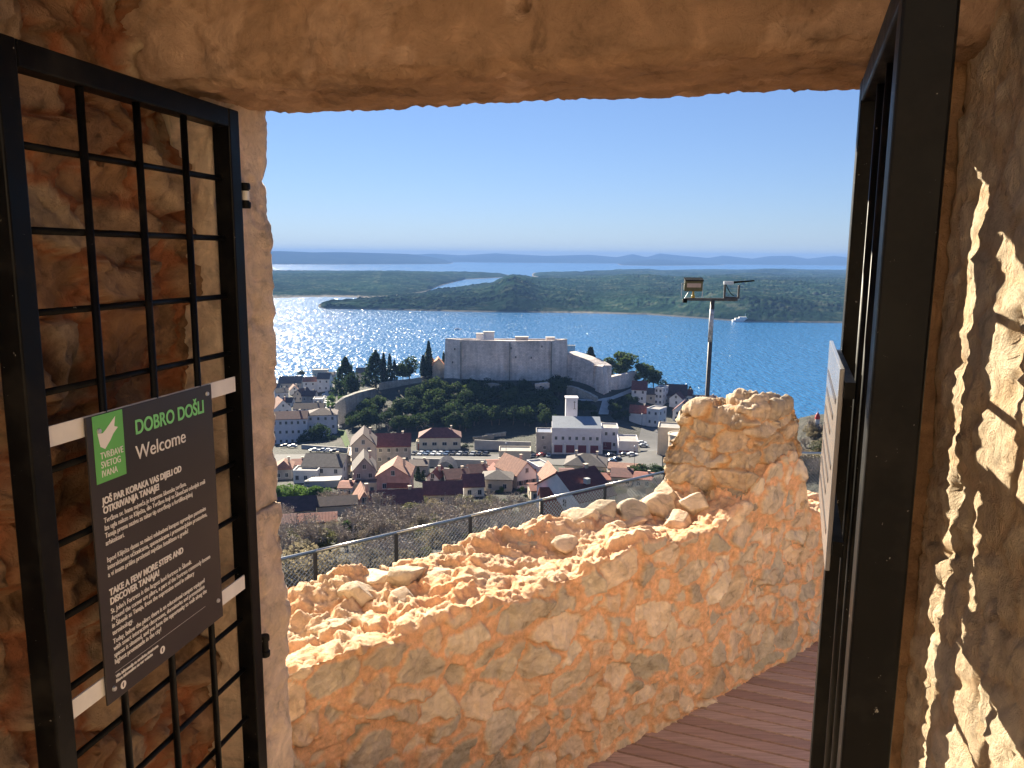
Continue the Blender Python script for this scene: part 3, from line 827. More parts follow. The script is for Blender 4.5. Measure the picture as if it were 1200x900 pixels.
# coarse broken stones along the top
f1, f2, idv = voronoi(W / np.array((.25, .21, .6)) + .3 * fbm(W * 6, 2, 50)[:, None], 77)
f1b, f2b, idb = voronoi(W / .07 + .4 * fbm(W * 12, 2, 51)[:, None], 78)
chunk = (idv - .42) * .085 * sstep(.02, .25, f2 - f1) + (idb - .5) * .018 * sstep(.02, .2, f2b - f1b) + .012 * fbm(W * 18, 4, 71)
V1[:, 2] += top * chunk
A1['tone'] = np.where(top > .5, idv, A1['tone']); A1['stone'] = np.where(top > .5, 0, A1['stone']) + (top > .5) * (top * sstep(.02, .3, f2 - f1) * .5)
me1 = raw_mesh('parapet', V1, Q, M['parapet'], A1)
par = thing('ruined_parapet', 'low rubble stone parapet with crumbling top and a tall broken pier beside the deck', 'stone wall', (0, 0, 0))
link_mesh('low_wall', me1, par)
# pier: taller remnant of the wall
PX0, PX1 = 1.50 * k1, 1.98 * k1
PT2 = .68
V, Q = dense_box(PX1 - PX0, PT2, 1.25, .0095, 'xXyYZ')
V[:, 2] /= 1.25
S = V[:, 0] + PX0
tx = V[:, 0] / (PX1 - PX0); ty = V[:, 1] / PT2
Ht = 1.84 - .10 * (ty ** 1.5) - .22 * sstep(.70, 1.0, ty) * (1 - .5 * tx) - .14 * sstep(.75, 1, tx) + .035 * fbm(np.stack([S * 6, V[:, 1] * 6, S * 0], 1), 3, 15)
W = np.zeros_like(V)
W[:, 2] = DECK + .6 + V[:, 2] * (Ht - .6)
zrel = (W[:, 2] - DECK)
# the pier tapers and leans back irregularly
inset = .10 * sstep(1.2, 1.9, zrel) * .5
sx = PX0 + (V[:, 0]) + np.where(tx < .5, 1, -1) * inset * np.abs(tx - .5) * 1.2
yy = V[:, 1] + np.where(ty > .5, -1, 1) * np.abs(ty - .5) * 2 * .5 * inset
P3 = np.array(PO)[None, :] + sx[:, None] * np.array(PU) + (yy + .02)[:, None] * np.array(PN)
W[:, 0] = P3[:, 0]; W[:, 1] = P3[:, 1]
Nn = vnormals(W, Q)
V1, A1 = stonework(W, Q, N=Nn, cell=(.32, .32, .125), depth=.014, rnd=.038, rough=.013, warp=.38, s=61, edge=(.05, .10), big=.05, tilt=.06)
top = sstep(.4, .9, Nn[:, 2])
f1, f2, idv = voronoi(W / np.array((.15, .15, .5)) + .3 * fbm(W * 6, 2, 52)[:, None], 79)
V1[:, 2] += top * (idv - .5) * .055 * sstep(.02, .25, f2 - f1)
M['pier'] = stone_mat('pier_stone', (.60, .36, .19), [(.46, .39, .31), (.62, .48, .34), (.40, .33, .25), (.66, .53, .39), (.52, .38, .25)], (.15, .10, .06), .75)
link_mesh('pier', raw_mesh('pier', V1, Q, M['pier'], A1), par)
# loose capping stones standing proud of the crumbling top: part of the wall
def rockmesh(name, size, seed, mat):
    V, Q = dense_box(1, 1, 1, .055, 'xXyYzZ')
    V = V * 2 - 1
    U = V / np.linalg.norm(V, axis=1, keepdims=True)
    q = np.random.default_rng(seed)
    n = q.normal(size=(15, 3)); n /= np.linalg.norm(n, axis=1, keepdims=True)
    d = q.uniform(.62, .95, 15)
    r = np.full(len(U), 1.12)
    for nn, dd in zip(n, d):
        c = U @ nn
        r = np.minimum(r, np.where(c > .05, dd / np.maximum(c, .05), 9))
    U = U * r[:, None] * (1 + .05 * fbm(U * 3 + seed, 3, seed) + .03 * fbm(U * 11 + seed, 3, seed + 3))[:, None]
    V2 = U * np.array(size) / 2
    return raw_mesh(name, V2, Q, mat, {'stone': np.ones(len(V2)), 'tone': np.full(len(V2), (seed * .37) % 1)})
caps = [(.78, .56, .30, .24, .24), (.95, .60, .28, .24, .27), (1.10, .52, .26, .22, .22), (.88, .38, .2, .16, .14), (1.30, .50, .26, .22, .20), (1.42, .34, .24, .2, .17), (1.40, .58, .24, .2, .24), (1.25, .30, .2, .17, .12), (-.22, .52, .28, .20, .15), (-.44, .48, .22, .18, .15), (.5, .6, .24, .18, .12)]
for i in range(20):
    x = rng.uniform(-.75, 1.3) if i < 14 else rng.uniform(1.55, 2.6)
    q_ = rng.uniform(.13, .22)
    caps.append((x, rng.uniform(.06, .64), q_ * rng.uniform(1, 1.5), q_, q_ * rng.uniform(.38, .55)))
for i, (x, t_, a, b, c) in enumerate(caps):
    s_ = x * k1
    p = PO + PU * s_ + PN * t_
    top_z = DECK + float(hump(np.array([s_]))[0])
    if 1.55 < x < 2.0: top_z = DECK + 1.74
    o = link_mesh('cap_stone', rockmesh('cap_stone', (a, b, c), i + 3, M['pier'] if 1.55 < x < 2 else M['parapet']), par)
    o.location = (p.x, p.y, top_z + c * .02 - .02); o.rotation_euler = (rng.uniform(-.25, .25), rng.uniform(-.25, .25), rng.uniform(0, 3))
# rubble heap and white rocks beyond the pier
for i in range(16):
    px, py = rng.uniform(938, 990), rng.uniform(648, 700)
    Y = 5.6 + rng.uniform(0, 2.2) * (1 - (py - 648) / 60) + .3
    p = at(px, py, Y); s_ = rng.uniform(.13, .34)
    o = link_mesh('rubble_rock', rockmesh('rubble_rock', (s_, s_ * .8, s_ * .6), 50 + i, M['rock']), None)
    o.location = p; o.rotation_euler = (rng.uniform(-.4, .4), rng.uniform(-.4, .4), rng.uniform(0, 6))
    tag(o, 'pale loose rock in the heap beyond the broken pier', 'rock', 'loose pale rocks behind the parapet')

# ------------------------------------------------------------------ timber deck
V_, F_, tone_ = [], [], []
bd = Vector((-.932, .361, 0)); bn = Vector((.361, .932, 0))      # board direction, across
o0 = Vector((.8, 2.2, 0))
pitch_ = .104
for k in range(-22, 46):
    c = o0 + bn * (k * pitch_)
    # clip to parapet face and to the right
    # parapet: y = 3.62 + .8 x ; param along bd
    den = bd.y - .8 * bd.x
    t1 = (3.62 + .8 * c.x - c.y) / den
    t1 = min(t1 + .10, 6); t0 = -6.0
    w = pitch_ * .5 - .009
    tn = rng.random()
    n = len(V_)
    nseg = 1
    for t_ in (t0, t1):
        for sg, z in ((-1, 0), (1, 0), (1, -.03), (-1, -.03)):
            p = c + bd * t_ + bn * (w * sg); V_.append((p.x, p.y, DECK + z)); tone_.append(tn)
    F_ += [(n, n + 1, n + 5, n + 4), (n + 1, n + 2, n + 6, n + 5), (n + 3, n, n + 4, n + 7), (n, n + 3, n + 2, n + 1), (n + 4, n + 5, n + 6, n + 7)]
V_ = np.array(V_); Q = np.array(F_)
me = raw_mesh('deck', V_, Q[:, ::-1], M['deck'], {'tone': np.array(tone_)}, smooth=False)
tag(link_mesh('deck', me), kind='structure')
mb = MB(); mb.prism([(-1.2, 2.3), (1.0, 1.9), (7.5, .5), (7.5, 8.5), (4.6, 7.2)], DECK - .6, DECK - .06)
tag(mb.build('deck_base', M['black_metal']), kind='structure')
# ------------------------------------------------------------------ fence and floodlight mast beyond the parapet
RZ = -4.05
fence = thing('mesh_fence', 'steel railing with diamond wire mesh running beyond the stone parapet', 'fence', (0, 0, 0))
def railpt(px):
    return onz(px, 655 - (px - 330) * .2272, RZ)
P_corner = railpt(838); 
right_end = onz(1010, 531.5, RZ); right_mid = onz(945, 531, RZ)
dirn = (railpt(779) - railpt(369)).normalized()
fp = [railpt(369) - dirn * 2.9, railpt(369) - dirn * 1.45] + [railpt(p) for p in (369, 464, 551, 635, 709, 779, 838)]
fdir = (right_end - right_mid).normalized()
fp += [right_mid - fdir * 1.0, right_mid + fdir * 1.0, right_mid + fdir * 3.2, right_mid + fdir * 5.4]
FH = 1.12
for p in fp:
    m = MB(); m.box((-.028, -.012, -FH - .15), (.028, .012, -.01)); o = m.build('post', M['post_metal'], fence)
    o.location = p; o.rotation_euler = (0, 0, math.atan2(dirn.y, dirn.x))
for a, b in zip(fp[:-1], fp[1:]):
    m = MB(); m.tube(a, b, .024, n=10); m.build('hand_rail', M['rail'], fence, smooth=True)
    d = b - a; L = d.length; u = d.normalized()
    m = MB(); H = FH - .06; step = .07; w = .0045
    nu = int(L / step) + 1; nh = int(H / step)
    k = -nh
    while k * step < L:
        for sg in (1, -1):
            # line from (x0,0) to (x0+-H,H) clipped to the panel
            x0, z0 = k * step, 0.0; x1, z1 = x0 + H, H
            if x0 < 0: z0 -= x0; x0 = 0
            if x1 > L: z1 -= (x1 - L); x1 = L
            if x1 - x0 > .01:
                if sg < 0: xa, xb = L - x0, L - x1
                else: xa, xb = x0, x1
                A = a + u * xa + Vector((0, 0, -FH + z0)); B = a + u * xb + Vector((0, 0, -FH + z1))
                m.tube(A, B, w, n=3)
        k += 1
    m.build('mesh_panel', M['mesh_wire'], fence)
# pale paved terrace seen right of the pier
m = MB(); q = [onz(925, 668, -5.17), onz(1040, 668, -5.17), onz(1040, 578, -5.17), onz(925, 578, -5.17)]
m.add([tuple(p) for p in q], [(0, 1, 2, 3)])
tag(m.build('terrace_paving', M['rock']), kind='structure')

mast = at(826.5, 472, 20.0); mtop = at(831, 352, 20.0)
mx, my = mast.x, 20.0
flm = thing('floodlight_mast', 'rusty steel mast with a floodlight and an empty lamp bracket above the pier', 'floodlight mast', (mx, my, 0))
zt = mtop.z
m = MB(); m.tube((0, 0, -9.0), (.06, 0, zt), .062, .052, 12); m.build('pole', M['post_metal'], flm, smooth=True)
m = MB(); m.tube((.045, 0, zt - 1.05), (.056, 0, zt - .22), .0585, .056, 12); m.build('sticker', M['sticker'], flm, smooth=True)
m = MB(); m.tube((.012, 0, zt - 3.0), (.014, 0, zt - 2.85), .063, .063, 12); m.build('sticker', M['sticker'], flm, smooth=True)
bl = at(799, 352, 20).x - mx; br = at(864, 349, 20).x - mx
m = MB(); m.box((bl + .08, -.05, zt - .01), (br, .05, zt + .06)); m.build('cross_arm', M['post_metal'], flm, bevel=.004)
m = MB(); m.tube((bl + .02, -.02, zt - .01), (bl + .12, -.02, zt - .01), .055, n=12); m.build('junction_box', M['black_metal'], flm)
# floodlight
x0, x1 = at(802, 330, 20).x - mx, at(823, 330, 20).x - mx
zl = at(812, 342, 20).z; zh = at(812, 325, 20).z
m = MB()
T_ = Matrix.Translation(((x0 + x1) / 2, 0, (zl + zh) / 2)) @ Matrix.Rotation(R(18), 4, 'X')
w2 = (x1 - x0) / 2; h2 = (zh - zl) / 2 * .85
m.box((-w2, -.09, -h2), (w2, .09, h2), 0, T_); fl = m.build('lamp_housing', M['brass'], flm, bevel=.02)
m = MB(); m.box((-w2 * .78, -.102, -h2 * .25), (w2 * .78, -.094, h2 * .45), 0, T_); m.build('lens', M['lens'], fl)
m = MB(); m.box((-w2 * 1.02, -.105, h2 * .82), (w2 * 1.02, .10, h2 * 1.0), 0, T_); m.build('visor', M['black_metal'], fl)
for xx in (x0 - .06, x1 + .015):
    m = MB(); m.tube((xx, 0, zt + .05), (xx, 0, (zl + zh) / 2 + .03), .011, n=8); m.tube((xx, 0, (zl + zh) / 2 + .03), ((x0 + x1) / 2 + (w2 if xx > x0 else -w2) * .98, 0, (zl + zh) / 2 + .03), .011, n=8)
    m.build('yoke', M['galv'], flm)
m = MB(); m.tube((x0 + .02, -.02, zt + .05), (x0 + .12, -.02, zl + .02), .008, n=6); m.build('stay', M['galv'], flm)
xm = x0 + w2 + .01
m = MB(); m.lathe([(.045, 0), (.045, .05), (.03, .07), (.022, .17), (.03, .2), (.0, .22)], 12, (xm, 0, zt + .06)); m.build('bracket_cap', M['yellow'], flm)
# empty bracket on the right
xa, xb = at(849.5, 335, 20).x - mx, at(866, 335, 20).x - mx
za = zt + .05; zb = at(850, 332, 20).z
for xx, zz in ((xa, zb), (xb, zb - .04)):
    m = MB(); m.box((xx - .022, -.02, za), (xx + .022, .02, zz)); m.build('upright', M['post_metal'], flm)
m = MB(); m.tube((xa, 0, za + .03), (xb + .02, 0, za + .02), .02, n=8); m.build('bracket_foot', M['post_metal'], flm)
m = MB(); m.box((xa - .03, -.06, zb - .03), (xa + .2, .06, zb + .05)); m.build('bracket_head', M['galv'], flm)
m = MB(); m.tube((xa + .15, 0, zb + .02), (xb + .38, 0, zb + .07), .028, .018, 8); m.build('lamp_arm', M['black_metal'], flm)
m = MB()
pts = [(xa + .02 + .22 * t, 0, zb - .02 - .28 * math.sin(t * 1.57) ) for t in [k / 6 for k in range(7)]]
for p, q in zip(pts[:-1], pts[1:]): m.tube(p, q, .009, n=6)
m.build('cable', M['black_metal'], flm)

# ------------------------------------------------------------------ houses
WIN = {}
def win_mesh(kind):
    if kind in WIN: return WIN[kind]
    m = MB()
    w, h = {'small': (.95, 1.3), 'shut': (1.0, 1.4), 'wide': (1.8, 1.3), 'door': (1.1, 2.1), 'garage': (3.4, 3.2)}[kind]
    m.box((-w / 2 - .1, -.05, -h / 2 - .1), (w / 2 + .1, .02, h / 2 + .1), 1)
    m.box((-w / 2, -.07, -h / 2), (w / 2, -.052, h / 2), 0)
    if kind in ('small', 'wide'): m.box((-.035, -.09, -h / 2), (.035, -.072, h / 2), 1)
    if kind == 'small': m.box((-w / 2 - .2, -.16, -h / 2 - .2), (w / 2 + .2, .0, -h / 2 - .11), 1)
    if kind == 'shut':
        for s in (-1, 1): m.box((s * (w * .75 + .1) - .22, -.10, -h / 2), (s * (w * .75 + .1) + .22, -.055, h / 2), 2)
    if kind == 'garage':
        for k in range(1, 5): m.box((-w / 2, -.085, -h / 2 + k * h / 5), (w / 2, -.072, -h / 2 + k * h / 5 + .06), 0)
    mats = [M['garage'] if kind == 'garage' else M['glass_dark'], M['win_frame'], M['shutter']]
    WIN[kind] = m.mesh('window_' + kind, mats)
    return WIN[kind]
def add_win(parent, kind, x, y, z, rz=0.0, name='window'):
    o = link_mesh(name, win_mesh(kind), parent); o.location = (x, y, z); o.rotation_euler = (0, 0, rz)
    return o
def house(label, x0, x1, eave, ridge, base, kind='gx', wall='w_white', roof='r_maroon', depth=9, rot=0, win=(3, 2), wk='small', sidewin=1, chim=1, cat='house', oh=.45, balc=0, Y=None, name='house', tone=0):
    pxm = (x0 + x1) / 2
    G = ground(pxm, base) if Y is None or Y < 500 else at(pxm, base, Y)
    Yf_ = G.y
    c = Vector((G.x, G.y, 0))
    xl = at(x0, eave, Yf_).x; xr = at(x1, eave, Yf_).x
    w = (xr - xl) / max(.5, abs(math.cos(R(rot))) + .35 * abs(math.sin(R(rot))))
    view = -math.atan2(G.x, G.y) * .55
    rz = R(rot) + view
    hb = depth / 2
    cx, cy_ = (xl + xr) / 2, Yf_
    ctr = Vector((cx - math.sin(rz) * hb, cy_ + math.cos(rz) * hb, 0))
    gz = min(hgt(cx, cy_), hgt(ctr.x, ctr.y), hgt(cx + (ctr.x - cx) * 2, cy_ + (ctr.y - cy_) * 2), G.z)
    ez = at(pxm, eave, Yf_).z
    if kind in ('gx', 'hip'): rzz = at(pxm, ridge, Yf_ + hb).z
    elif kind == 'gy': rzz = at(pxm, ridge, Yf_).z
    else: rzz = ez + .5
    rzz = max(rzz, ez + .8) if kind != 'flat' else rzz
    t = thing(name, label, cat, (ctr.x, ctr.y, 0), rz)
    zb = gz - 2.5; X, D = w / 2, hb
    if kind == 'gx' : prof = [(-X, -D), (X, -D), (X, D), (-X, D)]
    m = MB()
    if kind == 'flat':
        m.prism([(-X, -D), (X, -D), (X, D), (-X, D)], zb, ez)
        m.build('wall', M[wall], t)
        r = MB()
        for lo, hi in (((-X - .1, -D - .1), (X + .1, -D + .2)), ((-X - .1, D - .2), (X + .1, D + .1)), ((-X - .1, -D + .201), (-X + .2, D - .201)), ((X - .2, -D + .201), (X + .1, D - .201))):
            r.box((*lo, ez - .3), (*hi, ez + .55))
        r.build('roof_parapet', M[wall], t)
        r = MB(); r.box((-X + .21, -D + .21, ez + .005), (X - .21, D - .21, ez + .09)); ro = r.build('roof', M[roof], t)
    else:
        if kind == 'gx':      # gables at the sides
            m.add([(-X, -D, zb), (X, -D, zb), (X, D, zb), (-X, D, zb), (-X, -D, ez), (X, -D, ez), (X, D, ez), (-X, D, ez), (-X, 0, rzz - .05), (X, 0, rzz - .05)],
                  [(0, 1, 5, 4), (2, 3, 7, 6), (1, 2, 6, 9, 5), (3, 0, 4, 8, 7), (4, 5, 9, 8), (6, 7, 8, 9), (3, 2, 1, 0)])
        elif kind == 'gy':
            m.add([(-X, -D, zb), (X, -D, zb), (X, D, zb), (-X, D, zb), (-X, -D, ez), (X, -D, ez), (X, D, ez), (-X, D, ez), (0, -D, rzz - .05), (0, D, rzz - .05)],
                  [(0, 1, 5, 8, 4), (2, 3, 7, 9, 6), (1, 2, 6, 5), (3, 0, 4, 7), (5, 6, 9, 8), (7, 4, 8, 9), (3, 2, 1, 0)])
        else:
            m.box((-X, -D, zb), (X, D, ez))
        m.build('wall', M[wall], t)
        r = MB(); th = .22
        if kind == 'gx':
            sl_ = (rzz - ez) / D
            for s in (-1, 1):
                yo = s * (D + oh); zo = ez - sl_ * oh
                vs = [(-X - .3, yo, zo), (X + .3, yo, zo), (X + .3, 0, rzz), (-X - .3, 0, rzz)]
                r.add(vs + [(x, y, z + th) for x, y, z in vs], [(0, 1, 2, 3), (4, 7, 6, 5), (0, 4, 5, 1), (1, 5, 6, 2), (2, 6, 7, 3), (3, 7, 4, 0)] if s > 0 else [(3, 2, 1, 0), (5, 6, 7, 4), (1, 5, 4, 0), (2, 6, 5, 1), (3, 7, 6, 2), (0, 4, 7, 3)])
        elif kind == 'gy':
            sl_ = (rzz - ez) / X
            for s in (-1, 1):
                xo = s * (X + oh); zo = ez - sl_ * oh
                vs = [(xo, -D - .3, zo), (xo, D + .3, zo), (0, D + .3, rzz), (0, -D - .3, rzz)]
                r.add(vs + [(x, y, z + th) for x, y, z in vs], [(3, 2, 1, 0), (5, 6, 7, 4), (1, 5, 4, 0), (2, 6, 5, 1), (3, 7, 6, 2), (0, 4, 7, 3)] if s > 0 else [(0, 1, 2, 3), (4, 7, 6, 5), (0, 4, 5, 1), (1, 5, 6, 2), (2, 6, 7, 3), (3, 7, 4, 0)])
        else:
            a, b_ = X + oh, D + oh; k = max(0, a - b_)
            kk = max(0, b_ - a)
            r.add([(-a, -b_, ez - .1), (a, -b_, ez - .1), (a, b_, ez - .1), (-a, b_, ez - .1), (-a, -b_, ez + .08), (a, -b_, ez + .08), (a, b_, ez + .08), (-a, b_, ez + .08), (-k, -kk, rzz), (k, kk, rzz)],
                  [(3, 2, 1, 0), (0, 1, 5, 4), (1, 2, 6, 5), (2, 3, 7, 6), (3, 0, 4, 7), (4, 5, 9, 8), (5, 6, 9), (6, 7, 8, 9), (7, 4, 8)])
        ro = r.build('roof', M[roof], t)
        for c_ in range(chim):
            cxx = X * (.55 if c_ % 2 == 0 else -.5)
            q = MB(); q.box((cxx - .35, -.35, rzz - 1.4), (cxx + .35, .35, rzz + .75)); q.box((cxx - .45, -.45, rzz + .76), (cxx + .45, .45, rzz + .88)); q.build('chimney', M['w_beige'], ro)
    hh = ez - gz
    nc, nrow = win
    if nc and nrow:
        fh = hh / nrow
        for j in range(nrow):
            z = gz + fh * (j + .58)
            for i in range(nc):
                x = -X + 2 * X * (i + .5) / nc + (.12 * math.sin(i * 5.1 + j * 3.3 + cx) * X / nc)
                add_win(t, wk, x, -D - .022, z)
            if sidewin:
                for i in range(sidewin):
                    y = -D + 2 * D * (i + .5) / sidewin
                    add_win(t, wk, -X - .022, y, z, -math.pi / 2)
                    add_win(t, wk, X + .022, y, z, math.pi / 2)
        if kind == 'gy' and rzz - ez > 1.8: add_win(t, 'small', 0, -D - .022, ez + (rzz - ez) * .3)
    for j in range(balc):
        z = gz + (hh / max(nrow, 1)) * (j + 1) - .2
        q = MB(); q.box((-X - 1.3, -D + 1, z), (-X - .001, D - 1, z + .15)); q.box((-X - 1.3, -D + 1, z + .151), (-X - 1.22, D - 1, z + 1.0)); q.build('balcony', M['w_white'], t)
    t['_x'] = 0; del t['_x']
    return t, dict(X=X, D=D, ez=ez, gz=gz, rz=rzz, Yf=Yf_)

# old town on the left shore
house('long white three storey building with red brown roof beside the jamb', 318, 359.5, 491, 482, 519, 'gx', 'w_lilac', 'r_maroon', 12, 2, (6, 3), cat='building', name='apartment_building', Y=385)
house('white building with darker maroon roof joined to the long white one', 359.5, 394, 486.5, 478, 512, 'hip', 'w_lilac', 'r_dark', 12, 2, (4, 3), cat='building', name='apartment_building', Y=386)
house('low building with long dark maroon roof beside the parked white cars', 344, 379, 479, 472.5, 484, 'gx', 'w_lilac', 'r_dark', 10, 0, (4, 1))
house('white gabled house close to the stone jamb above the long white building', 322, 342, 478, 469, 484, 'gy', 'w_white', 'r_pink', 14, 20, (2, 1))
house('pale house with wide brown roof below the round seaside tree', 326, 353, 449, 441, 456, 'gx', 'w_beige', 'r_grey', 12, -4, (4, 1))
house('small white house with pinkish red roof near the seafront', 355, 371, 447, 442, 461, 'gx', 'w_white', 'r_pink', 9, 3, (2, 2), 'small')
house('white waterfront house with brown roof at the top of the street', 371, 386, 444, 437, 459, 'gx', 'w_white', 'r_grey', 11, -6, (2, 2))
house('pale flat roofed house right on the water edge', 366, 384, 434, 432, 444, 'flat', 'w_beige', 'flat_roof', 9, 0, (3, 1), Y=735)
house('grey roofed house with pale gable in the seaside cluster', 342, 356, 464, 457, 471, 'gy', 'w_beige', 'r_dark', 12, -25, (2, 1))
house('house with dark maroon roof behind the low maroon roofed building', 353, 369, 464, 458, 473, 'gx', 'w_grey', 'r_dark', 9, -8, (2, 1))
house('white house with grey roof at the left edge of the old town', 323, 338, 460, 455, 468, 'gx', 'w_white', 'r_grey', 10, 15, (2, 1))
house('small beige house beside the jamb near the shore', 316, 327, 455, 450, 461, 'gx', 'w_cream', 'r_grey', 9, 0, (2, 1))
house('little white annex house between the roofs of the old town', 340, 350, 457, 452, 462, 'gy', 'w_white', 'r_pink', 8, 12, (1, 1))
house('distant grey waterfront shed behind the street trees', 384, 393, 439, 436, 445, 'gx', 'w_beige', 'r_grey', 9, 0, (1, 1), Y=720)
house('pale house showing behind the big conifers by the water', 417, 432, 437, 431, 447, 'gx', 'w_beige', 'r_grey', 10, 0, (2, 1), Y=590)
house('little white house at the foot of the wide brown roof', 330, 342, 471.5, 466, 477, 'gx', 'w_white', 'r_dark', 8, -10, (2, 1))
house('white house with pale roof left of the parked cars in the street', 367, 378, 468.5, 464, 474, 'flat', 'w_white', 'flat_roof', 8, 0, (2, 1))

# middle left neighbourhood
house('tall beige gabled house with white balconies on its sunlit side', 411.5, 440, 522, 509, 561, 'gy', 'w_cream', 'r_dark', 13, 3, (2, 4), 'small', 2, 1, balc=3, Y=262)
house('tall grey house with wide maroon roof next to the beige gabled one', 440, 481, 523, 508, 550, 'gx', 'w_grey', 'r_maroon', 11, 2, (4, 3), 'small', 2, Y=275)
house('cream villa with maroon hip roof behind the row of parked cars', 491, 540, 513, 501, 527, 'hip', 'w_cream', 'r_maroon', 11, 2, (4, 1), 'wide', 1, name='villa', Y=338)
t, _i = house('low cream shop with orange front beside the villa', 488, 512, 518.5, 517, 527, 'flat', 'w_cream', 'flat_roof', 4, 0, (0, 0), Y=331, name='shop')
m = MB(); m.box((-_i['X'] + .6, -_i['D'] - .05, _i['gz']), (_i['X'] * .2, -_i['D'] - .004, _i['ez'] - .5)); m.build('shop_front', M['orange'], t)
house('low grey house with dark roof below the car park wall', 479, 501, 546, 539, 557, 'gx', 'w_grey', 'r_dark', 8, -3, (3, 1), Y=268)
house('pale house with dark slate roof and white right gable', 352, 402, 547, 532, 564, 'gx', 'w_white', 'r_grey', 12, -10, (3, 2), 'small', 2, Y=252)
house('low white annex with terrace in front of the slate roofed house', 343, 372, 553, 551, 566, 'flat', 'w_white', 'flat_roof', 6, -8, (3, 1), Y=242)
house('small red roofed house left of the slate roofed house', 342, 358, 545, 538, 553, 'gx', 'w_white', 'r_red', 8, 5, (1, 1), Y=262)
house('house with pale orange hip roof at the jamb above the hedge', 322, 341, 550, 538, 562, 'hip', 'w_grey', 'r_pink', 9, 0, (2, 1), Y=256)
house('dark roofed gabled house in front of the tall beige one', 414, 440, 551, 537, 575, 'gy', 'w_grey', 'r_grey', 11, 5, (2, 2), 'small', 1, Y=238)
house('pale green washed house with low roof beneath the dark gable', 415, 442, 568, 565, 578, 'flat', 'w_cream', 'r_grey', 6, 0, (2, 1), Y=221)
house('pink brick house with white curved gable roof', 441, 480, 558, 546, 579, 'gy', 'w_pink', 'r_pink', 11, -4, (2, 1), 'small', 1, Y=226)
house('low lean-to with red roof and wall under the pink house', 454, 478, 571, 566, 580, 'gx', 'w_white', 'r_red', 4, -2, (1, 1), Y=216)
# long row roofs close to the hillside
house('long low roof of plum tiles with pale orange wall by the jamb', 326, 369, 598, 582, 606, 'gx', 'w_cream', 'r_dark', 7, 3, (2, 1), 'wide', 0, 0, Y=185)
house('low dark plum roof with grey lean-to in the middle of the terraces', 371, 419, 592, 582, 604, 'gx', 'w_beige', 'r_dark', 6, 7, (0, 0), 'small', 0, 0, Y=188)
house('narrow red roof over pale wall nearest to the fence', 346, 394, 612, 605, 624, 'gx', 'w_beige', 'r_red', 5, 5, (3, 1), 'small', 0, 0, Y=168)
house('small plum roofed outbuilding by the jamb nearest to the fence', 324, 345, 614, 605, 628, 'gx', 'w_grey', 'r_maroon', 5, 2, (1, 1), 'small', 0, 0, Y=162)
house('pale pink gabled house end with chimney beside the long dark red roof', 418, 436, 590, 577, 602, 'gy', 'w_pink', 'r_pink', 9, 10, (1, 1), 'small', 1, Y=196)
house('long dark red roof stepping down along the lane', 435, 497, 590, 574, 602, 'gx', 'w_beige', 'r_maroon', 8, 9, (3, 1), 'small', 0, 1, Y=196)
house('dark red roof with one small white dormer', 496, 542, 579, 564, 590, 'gx', 'w_beige', 'r_maroon', 8, 3, (3, 1), 'small', 0, 0, Y=214)
house('maroon roofed house with grey gable beside the tent canopy', 522, 552, 561, 549.5, 570, 'gx', 'w_grey', 'r_maroon', 9, 12, (2, 1), 'small', 1, 1, Y=240)
house('maroon roofed house behind the grey roofed one', 550, 573, 554, 544, 562, 'gx', 'w_white', 'r_maroon', 8, 10, (2, 1), 'small', 1, 1, Y=248)
house('house with maroon roof and white edge above the bare trees', 543, 568, 570, 556, 582, 'gx', 'w_white', 'r_maroon', 8, 6, (2, 1), 'small', 1, 0, Y=226)
house('grey tiled hip roof above the bare trees', 564, 600, 562, 551, 576, 'hip', 'w_beige', 'r_grey', 8, -4, (2, 1), 'small', 0, 0, Y=232)
house('small red roofed house next to the long grey shed', 572, 592, 545, 541, 556, 'gx', 'w_white', 'r_red', 7, 8, (2, 1), 'small', 1, 1, Y=262)
house('grey plastered shed with flat roof behind the pale gabled house', 585, 622, 530, 528, 541, 'flat', 'w_beige', 'flat_roof', 8, 0, (0, 0), Y=288)
house('white house with pale orange roof and long white gable', 604, 631, 555, 542, 572, 'gy', 'w_white', 'r_pink', 13, 32, (3, 1), 'shut', 2, 1, Y=232)
house('white house wing with pale wall left of the orange gable', 588, 607, 548, 541, 568, 'gx', 'w_white', 'r_pink', 9, 4, (2, 2), 'small', 1, 0, Y=238)
house('modern white house with roof terrace between the gables', 630, 648, 548, 546, 566, 'flat', 'w_white', 'flat_roof', 9, 25, (2, 2), 'small', 2, Y=238)
house('salmon roofed gabled house left of the big white gable', 640, 664, 566, 552, 582, 'gy', 'w_pink', 'r_pink', 11, 12, (1, 1), 'small', 1, 0, Y=216)
house('small dark red roofed house squeezed behind the salmon gable', 656, 672, 556, 551, 566, 'gx', 'w_white', 'r_maroon', 7, 0, (1, 1), 'small', 0, 0, Y=232)
house('cream house with brown hip roof in front of the garages', 661, 710, 546, 531, 556, 'hip', 'w_cream', 'r_grey', 12, -6, (3, 1), 'small', 1, 2, Y=268, name='villa')
t, bi = house('big white gabled house with dark maroon roof behind the fence', 672, 728, 583, 549, 622, 'gx', 'w_white', 'r_maroon', 13, 38, (0, 0), 'small', 0, 1, Y=186)
for j in range(3):
    for y in (-2.4, 2.2):
        add_win(t, 'small', -bi['X'] - .022, y, bi['gz'] + 2.0 + j * 3.0, -math.pi / 2)
m = MB(); m.box((-1.0, -bi['D'] * .62 - .5, bi['ez'] + 2.2), (-.1, -bi['D'] * .62 + .5, bi['ez'] + 3.2)); m.build('skylight', M['wire_glass'], t)
house('maroon roofed house with tall white chimney pot beyond the fence rail', 716, 741, 559, 549, 570, 'gx', 'w_beige', 'r_maroon', 9, -6, (2, 1), 'small', 1, 1, Y=226)
